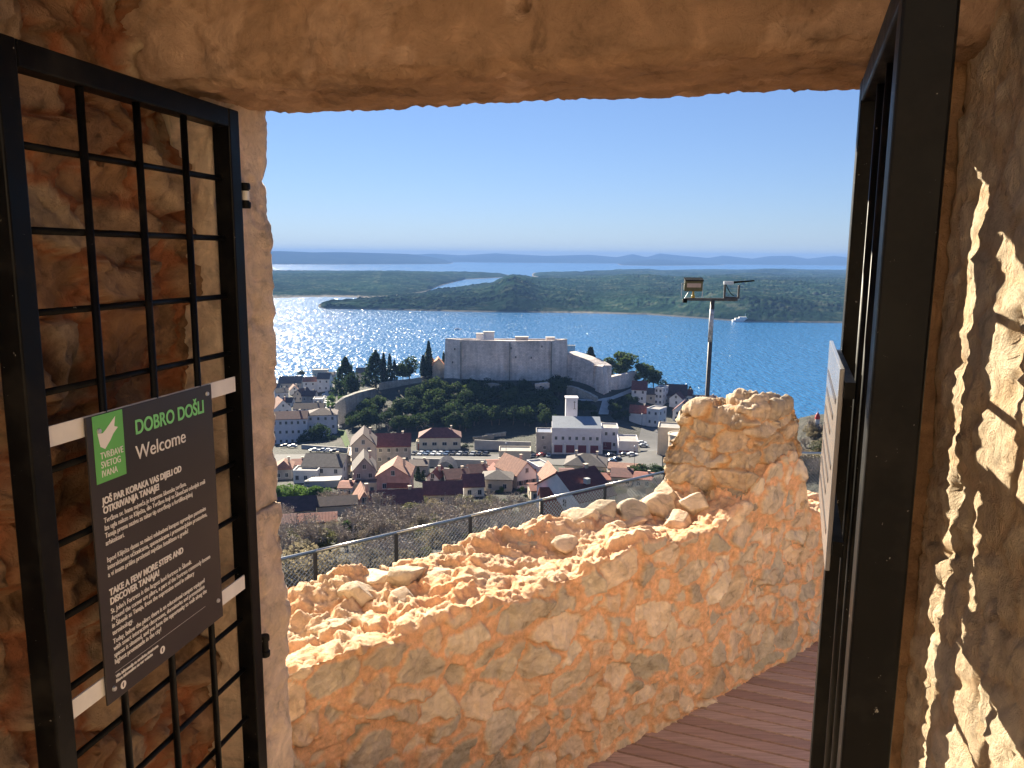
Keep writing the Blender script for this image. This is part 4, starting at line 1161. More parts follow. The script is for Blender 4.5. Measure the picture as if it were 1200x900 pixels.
house('low house with faded salmon roof at the street corner', 712, 752, 550, 543, 556, 'gx', 'w_beige', 'r_pink', 8, -8, (2, 1), 'small', 0, 0, Y=262)
house('tall house with brick red roof showing through the fence mesh', 636, 660, 602, 572, 622, 'gx', 'w_cream', 'r_red', 9, 6, (0, 0), 'small', 0, 0, Y=178)

house('small cream house in the gap beneath the road wall', 452, 470, 556, 550, 562, 'gx', 'w_cream', 'r_red', 7, 6, (2, 1), 'small', 1, 1)
house('narrow white house behind the two dark red roofs', 500, 514, 560, 553, 570, 'gy', 'w_white', 'r_red', 9, -12, (1, 2), 'small', 1, 1)
house('white house with red roof wedged above the grey hip roof', 578, 592, 556, 550, 565, 'gy', 'w_white', 'r_red', 8, 14, (1, 1), 'small', 1, 1)
house('low red roofed house in the yards left of the pink brick house', 396, 412, 572, 566, 580, 'gx', 'w_white', 'r_red', 7, -6, (2, 1), 'small', 1, 1)
house('red roofed cottage between the modern house and the salmon gable', 622, 640, 575, 567, 586, 'gx', 'w_cream', 'r_red', 7, 8, (2, 1), 'small', 1, 1)
house('small white house with red roof at the foot of the brown hip roof', 700, 716, 562, 555, 570, 'gx', 'w_white', 'r_red', 7, -4, (2, 1), 'small', 1, 1)
house('pale house with red roof over the fence rail near the pier', 742, 764, 562, 554, 572, 'gx', 'w_cream', 'r_red', 8, -10, (2, 1), 'small', 1, 1)

# right hand houses below the fortress wing
house('white house with maroon roof directly under the curved wall', 740, 757.5, 456.5, 446.5, 471, 'gx', 'w_white', 'r_maroon', 9, -8, (2, 2), 'small', 1, 0, Y=418)
house('white house joined to the maroon roofed one with a grey roof', 757.5, 768, 462, 455, 473, 'gx', 'w_beige', 'r_grey', 8, -8, (1, 1), 'small', 0, 0, Y=414)
house('tall narrow white house with flat roof terrace and balconies', 767, 777, 455, 453, 475, 'flat', 'w_white', 'flat_roof', 9, -25, (2, 3), 'small', 2, Y=410, balc=2)
house('white house with bright red roof above the bend of the road', 737, 759, 484, 475, 497, 'gx', 'w_white', 'r_red', 9, -10, (0, 0), 'small', 0, 1, Y=372)
house('tall white house turned to the road next to the red roof', 757, 773, 480, 478, 500, 'flat', 'w_white', 'flat_roof', 9, -30, (2, 2), 'small', 2, Y=368)
house('house with broad dark brown roof on the seaward row', 779, 805, 463, 450.5, 474, 'gx', 'w_grey', 'r_dark', 10, -6, (2, 1), 'small', 1, 0, Y=440)
house('white gabled house in front of the broad dark brown roof', 784, 800, 467, 461, 478, 'gy', 'w_white', 'r_maroon', 9, -18, (1, 1), 'small', 1, 0, Y=420)
house('white gabled house with wide window and garage at the lane end', 788, 811, 482, 472, 493, 'gy', 'w_white', 'r_maroon', 10, -14, (2, 2), 'wide', 1, 1, Y=392)
house('small white house wing beside the dark cypress on the seaward row', 800, 811, 463, 457, 474, 'gx', 'w_white', 'r_maroon', 7, -10, (1, 1), 'small', 0, 1, Y=432)
house('brown roofed house just behind the mast', 810, 824, 468, 463, 476, 'gx', 'w_beige', 'r_grey', 8, 0, (2, 1), 'small', 0, 0, Y=430)
house('tan roofed house right of the mast above the pier', 823, 840, 469, 463.5, 478, 'gx', 'w_cream', 'r_pink', 8, 0, (2, 1), 'small', 0, 1, Y=435)
house('modern cream house with roof terrace left of the pier', 771, 806, 503, 500, 535, 'flat', 'w_cream', 'flat_roof', 10, -6, (0, 3), 'wide', 1, Y=300, balc=0)
t = thing('round_pavilion', 'round cream building with flat rim peeking past the pier', 'building', tuple(ground(797, 540)))
TY = t.location.y
zt_ = at(797, 508, TY).z - t.location.z; rr_ = (at(812, 508, TY).x - at(781, 508, TY).x) / 2
m = MB(); m.lathe([(rr_ * .93, -6), (rr_ * .93, zt_ - .5)], 28); m.build('drum_wall', M['w_cream'], t, smooth=False)
m = MB(); m.lathe([(rr_, zt_ - .49), (rr_, zt_), (rr_ * .9, zt_ + .01), (rr_ * .9, zt_ - .2)], 28); m.build('rim', M['w_cream'], t)

# ------------------------------------------------------------------ fire station with hose tower
t, fi = house('long pale fire station with four maroon garage doors and metal roof', 647, 705, 503.5, 503, 532, 'flat', 'w_lilac', 'metal_roof', 13, 0, (0, 0), Y=338, cat='fire station', name='fire_station')
X, D, ez, gz = fi['X'], fi['D'], fi['ez'], fi['gz']
r = MB(); r.add([(-X, -D, ez + .6), (X, -D, ez + .6), (X, D, ez + 3.0), (-X, D, ez + 3.0), (-X, -D, ez + .5), (X, -D, ez + .5), (X, D, ez + 2.8), (-X, D, ez + 2.8)], [(0, 1, 2, 3), (7, 6, 5, 4), (0, 4, 5, 1), (1, 5, 6, 2), (2, 6, 7, 3), (3, 7, 4, 0)]); r.build('pitched_roof', M['metal_roof'], t)
for k in range(4): add_win(t, 'garage', -X + 2 * X * (k + .55) / 4.15 , -D - .03, gz + 2.1, name='garage_door')
for k in range(5):
    m = MB(); x = -X + 2 * X * (k) / 4.03; m.box((x, -D - .5, gz - 1), (x + .7, -D - .08, gz + 4.4)); m.build('pier', M['w_white'], t)
for k in range(7): add_win(t, 'small', -X + 2 * X * (k + .6) / 7.2, -D - .03, gz + 6.6)
t, wi = house('low left wing of the fire station behind a dark conifer', 628.5, 646.5, 508, 505, 531, 'flat', 'w_grey', 'blue_cover', 9, 0, (1, 2), Y=341)
t, wi = house('two storey right annex of the fire station with small windows', 705.5, 724.5, 503, 500, 528, 'flat', 'w_lilac', 'flat_roof', 10, 0, (2, 2), Y=340)
add_win(t, 'garage', -wi['X'] * .3, -wi['D'] - .03, wi['gz'] + 2.0, name='garage_door')
t, wi = house('low garage row with two wide maroon doors at the road', 725, 748, 518.5, 515, 532, 'flat', 'w_lilac', 'flat_roof', 12, 0, (0, 0), Y=337, name='garage_row', cat='garages')
for x in (-.5, .3): add_win(t, 'garage', wi['X'] * x, -wi['D'] - .03, wi['gz'] + 2.0, name='garage_door')
TY = fi['Yf'] + 22
p = at(669, 500, TY); zt_ = at(669, 466, TY).z; w_ = (at(675.5, 480, TY).x - at(662, 480, TY).x) / 2
t = thing('hose_tower', 'square white hose tower standing behind the fire station', 'tower', (p.x, p.y, 0))
m = MB(); m.box((-w_, -w_, p.z - 12), (w_, w_, zt_)); m.build('shaft', M['w_lilac'], t)
m = MB(); m.box((-w_ - .3, -w_ - .3, zt_ + .004), (w_ + .3, w_ + .3, zt_ + .4)); m.build('cornice', M['w_lilac'], t)
add_win(t, 'door', -.1, -w_ - .03, p.z + 1.5)
m = MB(); zz = zt_ - 1.4
m.box((w_ * .42, -w_ - .1, zz - 3.2), (w_ * .52, -w_ - .004, zz + .3)); m.box((w_ * .2, -w_ - .1, zz - 3.2), (w_ * .74, -w_ - .005, zz - 3.0)); m.box((w_ * .25, -w_ - .1, zz - .2), (w_ * .69, -w_ - .005, zz))
m.build('emblem', M['shutter'], t)

# ------------------------------------------------------------------ walls of the old fortress
def wallrun(label, pts, thick, mat, name='stone_wall', cat='stone wall', zb=None, res=None, batter=0.0, merlon=0):
    """pts: (px, py_top, py_bottom, Y) along the top; one thick wall following them"""
    t = thing(name, label, cat, (0, 0, 0))
    m = MB()
    pts = [(a, b, c, ground(a, c).y if Y < 366 else Y) for a, b, c, Y in pts]
    T = [at(a, b, Y) for a, b, c, Y in pts]; B = [at(a, c, Y).z - 3 if zb is None else zb for a, b, c, Y in pts]
    n = len(T)
    vs, fs = [], []
    for i in range(n):
        d = (T[min(i + 1, n - 1)] - T[max(i - 1, 0)]); d.z = 0; d.normalize()
        nn = Vector((-d.y, d.x, 0)); nn = nn if nn.y > 0 else -nn
        h = T[i].z - B[i]
        vs += [(T[i].x - nn.x * batter * h, T[i].y - nn.y * batter * h, B[i]), tuple(T[i]), tuple(T[i] + nn * thick), (T[i].x + nn.x * thick, T[i].y + nn.y * thick, B[i])]
    for i in range(n - 1):
        a, b = 4 * i, 4 * i + 4
        fs += [(a, b, b + 1, a + 1), (a + 1, b + 1, b + 2, a + 2), (a + 2, b + 2, b + 3, a + 3)]
    fs += [(0, 1, 2, 3), tuple(reversed((4 * n - 4, 4 * n - 3, 4 * n - 2, 4 * n - 1)))]
    m.add(vs, fs)
    m.build('masonry', mat, t)
    return t, T
def castle_mat(name, c):
    m, nt, b = new_mat(name)
    n = noise_fac(nt, .10, 9, .72, .3)
    r = ramp(nt, n.outputs[0], [(.30, scl(c, .62)), (.5, c), (.68, scl(c, 1.22))])
    n2 = noise_fac(nt, .9, 7, .75)
    r2 = ramp(nt, n2.outputs[0], [(.3, g(.80)), (.7, g(1.15))])
    tc = N_(nt, 'ShaderNodeTexCoord'); mp = N_(nt, 'ShaderNodeMapping'); mp.inputs['Scale'].default_value = (.5, .5, .05)
    nt.links.new(tc.outputs['Object'], mp.inputs['Vector'])
    n3 = N_(nt, 'ShaderNodeTexNoise'); n3.inputs['Scale'].default_value = 1.0; n3.inputs['Detail'].default_value = 5
    nt.links.new(mp.outputs[0], n3.inputs['Vector']); r3 = ramp(nt, n3.outputs[0], [(.35, g(.82)), (.6, g(1.06))])
    c1 = mixc(nt, 1, r.outputs[0], r2.outputs[0], 'MULTIPLY')
    nt.links.new(mixc(nt, 1, c1, r3.outputs[0], 'MULTIPLY'), b.inputs['Base Color'])
    b.inputs['Roughness'].default_value = .92
    br = N_(nt, 'ShaderNodeTexBrick'); br.inputs['Scale'].default_value = 1; br.inputs['Brick Width'].default_value = 1.5; br.inputs['Row Height'].default_value = .75; br.inputs['Mortar Size'].default_value = .07
    br.inputs['Color1'].default_value = (1, 1, 1, 1); br.inputs['Color2'].default_value = (.80, .80, .80, 1); br.inputs['Mortar'].default_value = (.62, .62, .62, 1)
    mp2 = N_(nt, 'ShaderNodeMapping'); mp2.inputs['Rotation'].default_value = (R(90), 0, 0); nt.links.new(tc.outputs['Object'], mp2.inputs['Vector']); nt.links.new(mp2.outputs[0], br.inputs['Vector'])
    c2 = b.inputs['Base Color'].links[0].from_socket
    nt.links.new(mixc(nt, .8, c2, br.outputs[0], 'MULTIPLY'), b.inputs['Base Color'])
    bump(nt, b, n2.outputs[0], .8, .5)
    return m
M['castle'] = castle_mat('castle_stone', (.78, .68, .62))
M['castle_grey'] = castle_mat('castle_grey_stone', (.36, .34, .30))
fort = thing('hill_fortress', 'massive pale stone fortress block crowning the wooded hill', 'fortress', (0, 0, 0))
plan = [(522, 432), (540, 425), (597, 421), (646, 425), (664, 433)]
front = [at(px, 440, Y) for px, Y in plan]
back = [at(660, 440, 444), at(526, 440, 442)]
ztops = [at(px, 398 if i else 398.5, Y).z for i, (px, Y) in enumerate(plan)]
zt_ = sum(ztops) / len(ztops)
def ring(pts, off):
    c = sum(pts, Vector()) / len(pts)
    return [p + (p - c).normalized() * off for p in pts]
pts = front + back
m = MB()
lo = [(p.x, p.y) for p in ring(pts, 1.2)]; hi = [(p.x, p.y) for p in pts]
n = len(pts)
m.add([(x, y, zt_ - 34) for x, y in lo] + [(x, y, zt_ - 1.0) for x, y in hi], [(k, (k + 1) % n, n + (k + 1) % n, n + k) for k in range(n)] + [tuple(reversed(range(n)))])
m.build('curtain_wall', M['castle'], fort)
m = MB()
inner = [(p.x, p.y) for p in ring(pts, -2.2)]
zr = [zt_] * 5 + [zt_ - 1.0 + .01] * 2
m.add([(x, y, zt_ - 1.0) for x, y in hi] + [(x, y, zr[i]) for i, (x, y) in enumerate(hi)] + [(x, y, zr[i]) for i, (x, y) in enumerate(inner)] + [(x, y, zt_ - 1.6) for x, y in inner],
      [(k, (k + 1) % n, n + (k + 1) % n, n + k) for k in range(n)] + [(n + k, n + (k + 1) % n, 2 * n + (k + 1) % n, 2 * n + k) for k in range(n)] + [(2 * n + k, 2 * n + (k + 1) % n, 3 * n + (k + 1) % n, 3 * n + k) for k in range(n)] + [tuple(range(3 * n, 4 * n))])
m.build('parapet', M['castle'], fort)
for (a, b, c, d, Y, mt) in ((558, 566, 391.5, 399, 430, 'w_white'), (566.5, 579, 389.5, 399, 432, 'w_white'), (604, 619, 395.5, 399, 435, 'w_grey'), (640, 650, 396, 399, 430, 'castle')):
    p0, p1 = at(a, d, Y), at(b, c, Y)
    m = MB(); m.box((p0.x, Y, zt_ - 2), (p1.x, Y + 4, p1.z)); o = m.build('roof_structure', M[mt], fort)
    m = MB(); m.box((p0.x - .3, Y - .3, p1.z + .004), (p1.x + .3, Y + 4.3, p1.z + .3)); m.build('slab', M['concrete'], o)
def fort_hole(px, py, w=.55, h=.9):
    Y = float(np.interp(px, [a for a, b in plan], [b for a, b in plan])) - .9
    p = at(px, py, Y); m = MB(); m.box((p.x - w / 2, p.y - .9, p.z - h / 2), (p.x + w / 2, p.y + 1.4, p.z + h / 2)); m.build('loophole', M['glass_dark'], fort)
for px, py in ((533, 409), (530.5, 424.5), (599, 408), (604.5, 418.5), (622.5, 419), (635, 406)): fort_hole(px, py)
# buttress pilasters showing as vertical edges
for px in (540, 597.5, 646.5):
    Y = float(np.interp(px, [a for a, b in plan], [b for a, b in plan]))
    a, b = at(px - .7, 399, Y - .9), at(px + .7, 399, Y - .9)
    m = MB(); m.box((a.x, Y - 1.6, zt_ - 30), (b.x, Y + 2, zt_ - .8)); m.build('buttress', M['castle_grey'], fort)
house('small square keep at the right shoulder of the fortress', 663.5, 674, 405.5, 404, 425, 'flat', 'castle', 'flat_roof', 8, 0, (0, 0), Y=442, name='keep', cat='tower')
wallrun('sloping rampart with grassy top descending from the fortress to its corner bastion', [(663, 413, 452, 436), (676, 417, 455, 431), (690, 422, 458, 425), (702, 429.5, 462, 418)], 9, M['castle'], 'rampart', 'rampart', batter=.10)
wallrun('tall corner bastion at the end of the sloping rampart', [(700, 429, 464, 416), (706, 429.5, 466, 414), (711, 430, 464, 420)], 7, M['castle'], 'bastion', 'bastion', batter=.12)
wallrun('curved lower wall running from the bastion towards the pines', [(711, 443, 466, 424), (724, 440, 461, 432), (737, 437.5, 456, 440), (746, 435, 452, 448)], 3, M['castle'], 'curved_wall', 'stone wall')
m = MB(); q = [at(664, 412.5, 438), at(676, 415.6, 436), at(690, 419.5, 431), at(700, 426, 424), at(690, 424, 420.5), at(676, 418.0, 428)]
wallrun('pale retaining wall below the chapel and the conifers', [(444, 449, 470, 442), (462, 446.5, 470, 438), (480, 445, 468, 436), (494, 442, 466, 434)], 4, M['castle_grey'])
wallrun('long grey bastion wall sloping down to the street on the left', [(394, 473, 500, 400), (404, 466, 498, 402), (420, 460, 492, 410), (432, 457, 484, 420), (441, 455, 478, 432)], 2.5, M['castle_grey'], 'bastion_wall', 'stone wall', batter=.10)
wallrun('low ruined wall under the fortress on the wooded slope', [(566, 450, 458, 402), (576, 449, 458, 401), (592, 452, 460, 400)], 2, M['castle_grey'])
wallrun('stone terrace wall on the slope right of the wood', [(627, 450, 460, 398), (642, 448, 459, 398), (644, 449, 458, 399)], 2, M['castle'])
wallrun('rocky outcrop wall under the sloping rampart', [(664, 452, 464, 404), (676, 455, 467, 402), (690, 461, 470, 400), (698, 466, 473, 398)], 3, M['castle_grey'])
wallrun('grey garden wall along the road under the long white building', [(353, 521, 526, 350), (380, 523, 528, 348), (408, 525, 530, 346)], .6, M['concrete'], 'garden_wall', 'wall')
wallrun('concrete car park wall with blue hoarding below the wood', [(556, 515.5, 527, 346), (590, 517, 527, 345), (622, 518, 528, 344)], .5, M['concrete'], 'car_park_wall', 'wall')
wallrun('concrete wall below the row of parked cars', [(484, 537, 547, 303), (520, 538, 547, 302), (560, 539, 548, 301), (585, 539.5, 547, 300)], .6, M['concrete'], 'road_wall', 'wall')
wallrun('grey concrete wall beside the glass house', [(509, 548, 561, 272), (526, 549, 562, 271)], .5, M['concrete'], 'yard_wall', 'wall')
wallrun('white edged yard wall above the dark bush and the plum roofs', [(356, 564, 570, 224), (380, 563.5, 571, 223), (398, 562.5, 571, 222)], 5, M['concrete'], 'yard_wall', 'wall')
for k, (px, py) in enumerate(((566, 511), (580, 508), (596, 506), (612, 513))):
    p = at(px, py, 362 + k * 3)
    wallrun(['lowest dry stone terrace wall in the garden under the wood', 'second dry stone terrace wall of the garden under the wood', 'uppermost dry stone terrace wall of the garden under the wood', 'broken terrace wall end near the fire station'][k],
            [(px - 12, py + 1, py + 4, 362 + k * 3), (px, py, py + 4, 361 + k * 3), (px + 13, py - 2, py + 3, 362 + k * 3)], 1, M['castle_grey'], 'terrace_wall', 'stone wall')
# chapel by the fortress
t, ci = house('little stone chapel with orange roof left of the fortress', 492, 507, 428, 419, 443, 'gy', 'castle_grey', 'r_orange', 10, -12, (0, 0), 'small', 0, 0, Y=428, cat='chapel', name='chapel')
m = MB(); zz = ci['rz']
m.box((-.9, -ci['D'] - .2, zz - 1), (-.4, -ci['D'] + .6, zz + 2.0)); m.box((.4, -ci['D'] - .2, zz - 1), (.9, -ci['D'] + .6, zz + 2.0)); m.box((-.9, -ci['D'] - .2, zz + 2.001), (.9, -ci['D'] + .6, zz + 2.5))
m.add([(-1.0, -ci['D'] - .3, zz + 2.5), (1.0, -ci['D'] - .3, zz + 2.5), (1.0, -ci['D'] + .7, zz + 2.5), (-1.0, -ci['D'] + .7, zz + 2.5), (0, -ci['D'] + .2, zz + 3.9)], [(0, 1, 4), (1, 2, 4), (2, 3, 4), (3, 0, 4)])
m.build('belfry', M['w_cream'], t)
house('second chapel wing with orange gable touching the fortress', 507, 521, 428, 420, 443, 'gy', 'castle_grey', 'r_orange', 9, 4, (0, 0), 'small', 0, 0, Y=430, cat='chapel', name='chapel_wing')
# white tower with red dome by the shore
p = ground(957, 504)
TD = p.y
t = thing('domed_tower', 'small white tower with a red dome above the shore scrub', 'tower', (p.x, p.y, p.z))
s_ = (at(960.5, 490, TD).x - at(953.5, 490, TD).x) / 2
hk = (at(957, 480, TD).z - p.z) / 2.3
m = MB(); m.lathe([(s_, -3), (s_, .35 * hk), (s_ * 1.15, .36 * hk), (s_ * 1.15, .5 * hk), (s_ * .75, .51 * hk), (s_ * .72, 1.25 * hk)], 14); m.build('shaft', M['w_white'], t)
m = MB(); m.lathe([(s_ * .85, 1.251 * hk), (s_ * .8, 1.5 * hk), (s_ * .5, 1.8 * hk), (s_ * .1, 2.0 * hk), (.03, 2.02 * hk), (.03, 2.3 * hk)], 14); m.build('dome', M['red'], t)
m = MB(); m.box((-s_ * 1.6, -s_ * .6, -3), (s_ * 1.3, s_ * 1.6, .3 * hk)); m.build('base', M['w_pink'], t)

# glass house / canopy
p = ground(522, 556)
t = thing('glass_canopy', 'arched glass canopy beside the grey concrete wall', 'canopy', (p.x, p.y, p.z))
m = MB()
for i in range(9):
    y = i * 1.0
    for k in range(8):
        a0, a1 = math.pi * k / 8, math.pi * (k + 1) / 8
        m.tube((-3.6 * math.cos(a0), y, 4.6 * math.sin(a0)), (-3.6 * math.cos(a1), y, 4.6 * math.sin(a1)), .10, n=5)
m.build('ribs', M['concrete'], t)
m = MB(); vs = []
for k in range(9):
    a0 = math.pi * k / 8
    for y in (0, 8): vs.append((-3.5 * math.cos(a0), y, 4.5 * math.sin(a0)))
m.add(vs, [(2 * k, 2 * k + 1, 2 * k + 3, 2 * k + 2) for k in range(8)]); m.build('glazing', M['metal_roof'], t)

# ------------------------------------------------------------------ roads and car park
def patch(name, pts, mat, dz=.25, n=10):
    """ground-hugging sheet between two picture polylines [(pxL,pyL,pxR,pyR)...]"""
    V, Q = [], []
    rows = []
    for (a, b) in zip(pts[:-1], pts[1:]):
        for k in range(n):
            t = k / n; rows.append([a[i] * (1 - t) + b[i] * t for i in range(4)])
    rows.append(pts[-1])
    for r_ in rows:
        A, B = ground(r_[0], r_[1]), ground(r_[2], r_[3])
        for k in range(9):
            q = A.lerp(B, k / 8); V.append((q.x, q.y, hgt(q.x, q.y) + dz))
    for i in range(len(rows) - 1):
        for k in range(8):
            a = i * 9 + k; Q.append((a, a + 1, a + 10, a + 9))
    return tag(link_mesh(name, raw_mesh(name, np.array(V), np.array(Q), mat)), kind='structure')
patch('road', [(322, 533, 322, 546), (400, 533, 400, 547), (440, 534, 440, 546), (484, 534, 484, 540), (560, 533, 560, 541), (640, 533, 640, 545), (700, 533, 700, 548), (748, 533, 748, 556), (772, 533, 772, 552)], M['asphalt'])
patch('side_road', [(752, 540, 775, 540), (748, 515, 772, 515), (752, 500, 770, 502)], M['asphalt'], .3)
patch('station_yard', [(705, 534, 705, 556), (740, 533, 740, 560), (776, 528, 776, 556)], M['asphalt'], .35)
patch('steps_path', [(701, 487, 713, 487), (706, 470, 716, 470)], M['pale_path'], .6)
patch('upper_path', [(668, 468, 668, 470.5), (700, 469, 700, 471), (716, 466, 716, 470), (740, 456, 742, 460), (760, 450, 760, 453)], M['pale_path'], .5)
patch('old_town_street', [(383, 482, 390, 482), (381, 462, 385, 462), (380, 447, 383, 447)], M['pale_path'], .5)
patch('grass_patch', [(394, 501, 405, 506), (401, 516, 409, 518), (405, 526, 410, 522)], M['lf_bright'], .5)

# ------------------------------------------------------------------ cars
def make_car(mat, label, group):
    t = thing('parked_car', label, 'car', (0, 0, -500), 0, group)
    m = MB()
    L_, W_ = 2.1, .86
    prof = [(-L_, .35), (-L_, .78), (-1.75, .88), (-.95, .95), (-.45, 1.40), (.75, 1.45), (1.45, 1.02), (2.0, .95), (L_, .8), (L_, .35)]
    n = len(prof)
    vs = [(x, -W_ * (1 if z < 1.0 else .84), z) for x, z in prof] + [(x, W_ * (1 if z < 1.0 else .84), z) for x, z in prof]
    m.add(vs, [(k + 1 if k < n - 1 else 0, k, n + k, n + (k + 1) % n) for k in range(n)] + [tuple(range(n)), tuple(reversed(range(n, 2 * n)))])
    m.build('body', M[mat], t)
    m = MB()
    for s in (-1, 1):
        vs = [(-.85, s * (W_ + .005), .98), (-.45, s * (W_ * .85 + .01), 1.34), (.7, s * (W_ * .85 + .01), 1.38), (1.25, s * (W_ + .005), 1.0)]
        m.add(vs, [(0, 3, 2, 1) if s < 0 else (0, 1, 2, 3)])
    m.build('side_glass', M['glass_dark'], t)
    m = MB(); m.add([(-.97, -.68, 1.0), (-.97, .68, 1.0), (-.5, .62, 1.38), (-.5, -.62, 1.38)], [(3, 2, 1, 0)]); m.build('windscreen', M['glass_dark'], t)
    for sx_ in (-1.3, 1.3):
        for sy_ in (-.78, .78):
            m = MB(); m.tube((sx_, sy_ - .1, .33), (sx_, sy_ + .1, .33), .33, n=12); m.build('wheel', M['tyre'], t)
    return t
protos = {}
def car(px, py, col, label, group, rz=None, Y=None):
    G = ground(px, py) if Y is None else at(px, py, Y)
    z = hgt(G.x, G.y) + .3
    if col not in protos:
        protos[col] = make_car(col, label, group); o = protos[col]
        o.location = (G.x, G.y, z); o.rotation_euler = (0, 0, rz if rz is not None else 0)
        return o
    return dup(protos[col], (G.x, G.y, z), rz if rz is not None else 0, None, label, group)
grp = 'cars parked in a row in front of the villa'
cols = ['car_dark', 'car_white', 'car_blue', 'car_white', 'car_white', 'car_blue', 'car_dark', 'car_silver', 'car_dark', 'car_silver', 'car_dark', 'car_dark']
nm = {'car_dark': 'dark', 'car_white': 'white', 'car_blue': 'blue', 'car_silver': 'silver grey', 'car_red': 'red'}
for k, c in enumerate(cols):
    px = 486 + k * 7.6
    where = ['left end of the row by the tall grey house', 'second from the left end of the row', 'third from the left end of the row', 'fourth in the row below the orange shop', 'fifth in the row below the villa', 'sixth in the row below the villa door',
             'seventh in the row right of the villa', 'eighth in the row past the villa', 'ninth in the row under the trees', 'tenth in the row beside the hoarding', 'last but one at the right end of the row', 'right end of the row near the grey shed'][k]
    car(px, 533.5 + .05 * k, c, nm[c] + ' car parked at the ' + where if k in (0, 11) else nm[c] + ' car parked ' + where, grp, R(70 + rng.uniform(-4, 4)))
grp = 'cars parked in front of the fire station'
for px, py, c, l, rz in ((610, 536, 'car_dark', 'dark car parked beside the grey shed roof', 80), (625, 537, 'car_dark', 'dark car left of the cream hip roofed villa', 75), (634, 535.5, 'car_red', 'reddish car near the left wing of the fire station', 20), (643, 536, 'car_silver', 'grey car at the left corner of the fire station', 80),
                   (715, 536, 'car_dark', 'dark car in front of the right annex garage door', 10), (722, 540.5, 'car_dark', 'dark car in the middle of the yard by the garage row', 8), (716, 543, 'car_blue', 'blue car nearest the maroon roof in the yard', 5), (741, 535, 'car_white', 'white car parked in front of the garage row', 175),
                   (752, 521, 'car_white', 'white car parked up the side road by the garage row', 170), (754, 524.5, 'car_silver', 'silver car behind the white one on the side road', 172), (731, 535, 'car_dark', 'black car left of the white one at the garage row', 2)):
    car(px, py, c, l, grp, R(rz))
grp = 'cars parked along the old town street'
for k in range(6):
    car(379.5 + k * .9, 464 + k * 3.0, 'car_white' if k != 3 else 'car_silver', ['white car at the far end of the old town street', 'second white car down the old town street', 'third white car down the old town street', 'silver car in the old town street row', 'white car just below the silver one in the old town street', 'nearest white car of the old town street row'][k], grp, R(88))
grp = 'cars on the road left of the beige house'
for px, py, c, l in ((334, 524.5, 'car_dark', 'dark car beside the jamb under the long white building'), (343, 525, 'car_silver', 'silver car on the road under the long white building'), (368, 530, 'car_silver', 'silver car behind the left end of the slate roof'), (378, 530, 'car_blue', 'blue car behind the middle of the slate roof'), (384, 530.3, 'car_white', 'white car behind the slate roofed house'), (392, 531, 'car_dark', 'dark car behind the right end of the slate roof'), (396, 502, 'car_silver', 'pale car at the top of the bright grass patch')):
    car(px, py, c, l, grp, R(rng.uniform(-6, 6)))

# ------------------------------------------------------------------ street lamps
def street_lamp(px, pb, pt, Y, label, globe=True):
    p = ground(px, pb); h = at(px, pt, p.y).z - p.z
    t = thing('street_lamp', label, 'street lamp', p)
    m = MB(); m.tube((0, 0, -3), (0, 0, h), .09, .06, 8); m.build('pole', M['post_metal'], t)
    m = MB(); m.lathe([(.1, h), (.42, h + .12), (.30, h + .40), (.05, h + .62)], 12); m.build('lamp_head', M['white_strip'], t)
street_lamp(341, 605, 590, 172, 'street lamp with white head in front of the plum roof, left one')
street_lamp(367, 604, 591, 175, 'street lamp with white head at the right corner of the plum roof')
street_lamp(743, 556, 524, 262, 'slim street lamp on the road right of the garage row')
street_lamp(593, 541, 520, 330, 'slim street lamp by the car park hoarding')
street_lamp(752, 501, 486, 360, 'pale lamp post at the bend below the tall white house')
# ------------------------------------------------------------------ trees
def leafquads(m, pts, size, q, mi=0):
    for p in pts:
        a = Vector(q.normal(size=3)).normalized(); b = a.orthogonal().normalized(); b = Matrix.Rotation(q.uniform(0, 6.28), 3, a) @ b; c = a.cross(b)
        s = size * q.uniform(.6, 1.35)
        p = Vector(p)
        m.add([p + b * s, p + c * s * .75, p - b * s * .9, p - c * s * .7], [(0, 1, 2, 3)], mi)
def crown_points(q, kind, n, h, r):
    """points of a crown with clumps and gaps, base at z=0 trunk foot"""
    out = []
    if kind == 'cypress':
        for _ in range(n):
            t = q.uniform(0, 1) ** .85; rr = r * (math.sin(min(1, t * 1.25 + .12) * math.pi) ** .6 if t < .5 else (1 - t) ** .65 * 1.28) * q.uniform(.55, 1.05)
            a = q.uniform(0, 6.283); out.append((rr * math.cos(a), rr * math.sin(a), .06 * h + t * h * .94))
        return out
    if kind == 'cone':
        tiers = 9
        for _ in range(n):
            t = q.uniform(0, 1) ** 1.1; a = q.uniform(0, 6.283)
            lob = 1 + .25 * math.sin(a * 3 + t * 22)
            rr = r * (1 - t) ** .7 * lob * (q.uniform(.35, 1) ** .5)
            out.append((rr * math.cos(a), rr * math.sin(a), .10 * h + t * h * .9 + q.normal() * .02 * h))
        return out
    # clumped crowns
    cl = []
    nc = {'broad': 18, 'pine': 13, 'bush': 10, 'bare': 16}[kind]
    for _ in range(nc):
        a = q.uniform(0, 6.283); rr = r * q.uniform(.1, .78)
        if kind == 'pine': z = h * (.62 + .26 * q.uniform(-.8, 1) - .10 * rr / r)
        elif kind == 'bush': z = h * q.uniform(.25, .75)
        else: z = h * (.36 + .44 * q.uniform(0, 1) * (1 - .5 * rr / r))
        cl.append((rr * math.cos(a), rr * math.sin(a), z, r * q.uniform(.28, .46)))
    for _ in range(n):
        c = cl[int(q.integers(len(cl)))]
        v = q.normal(size=3); v /= np.linalg.norm(v); k = q.uniform(.45, 1.0) ** .5
        fl = .7 if kind == 'pine' else .85
        out.append((c[0] + v[0] * c[3] * k, c[1] + v[1] * c[3] * k, max(.05, c[2] + v[2] * c[3] * k * fl)))
    return out, cl
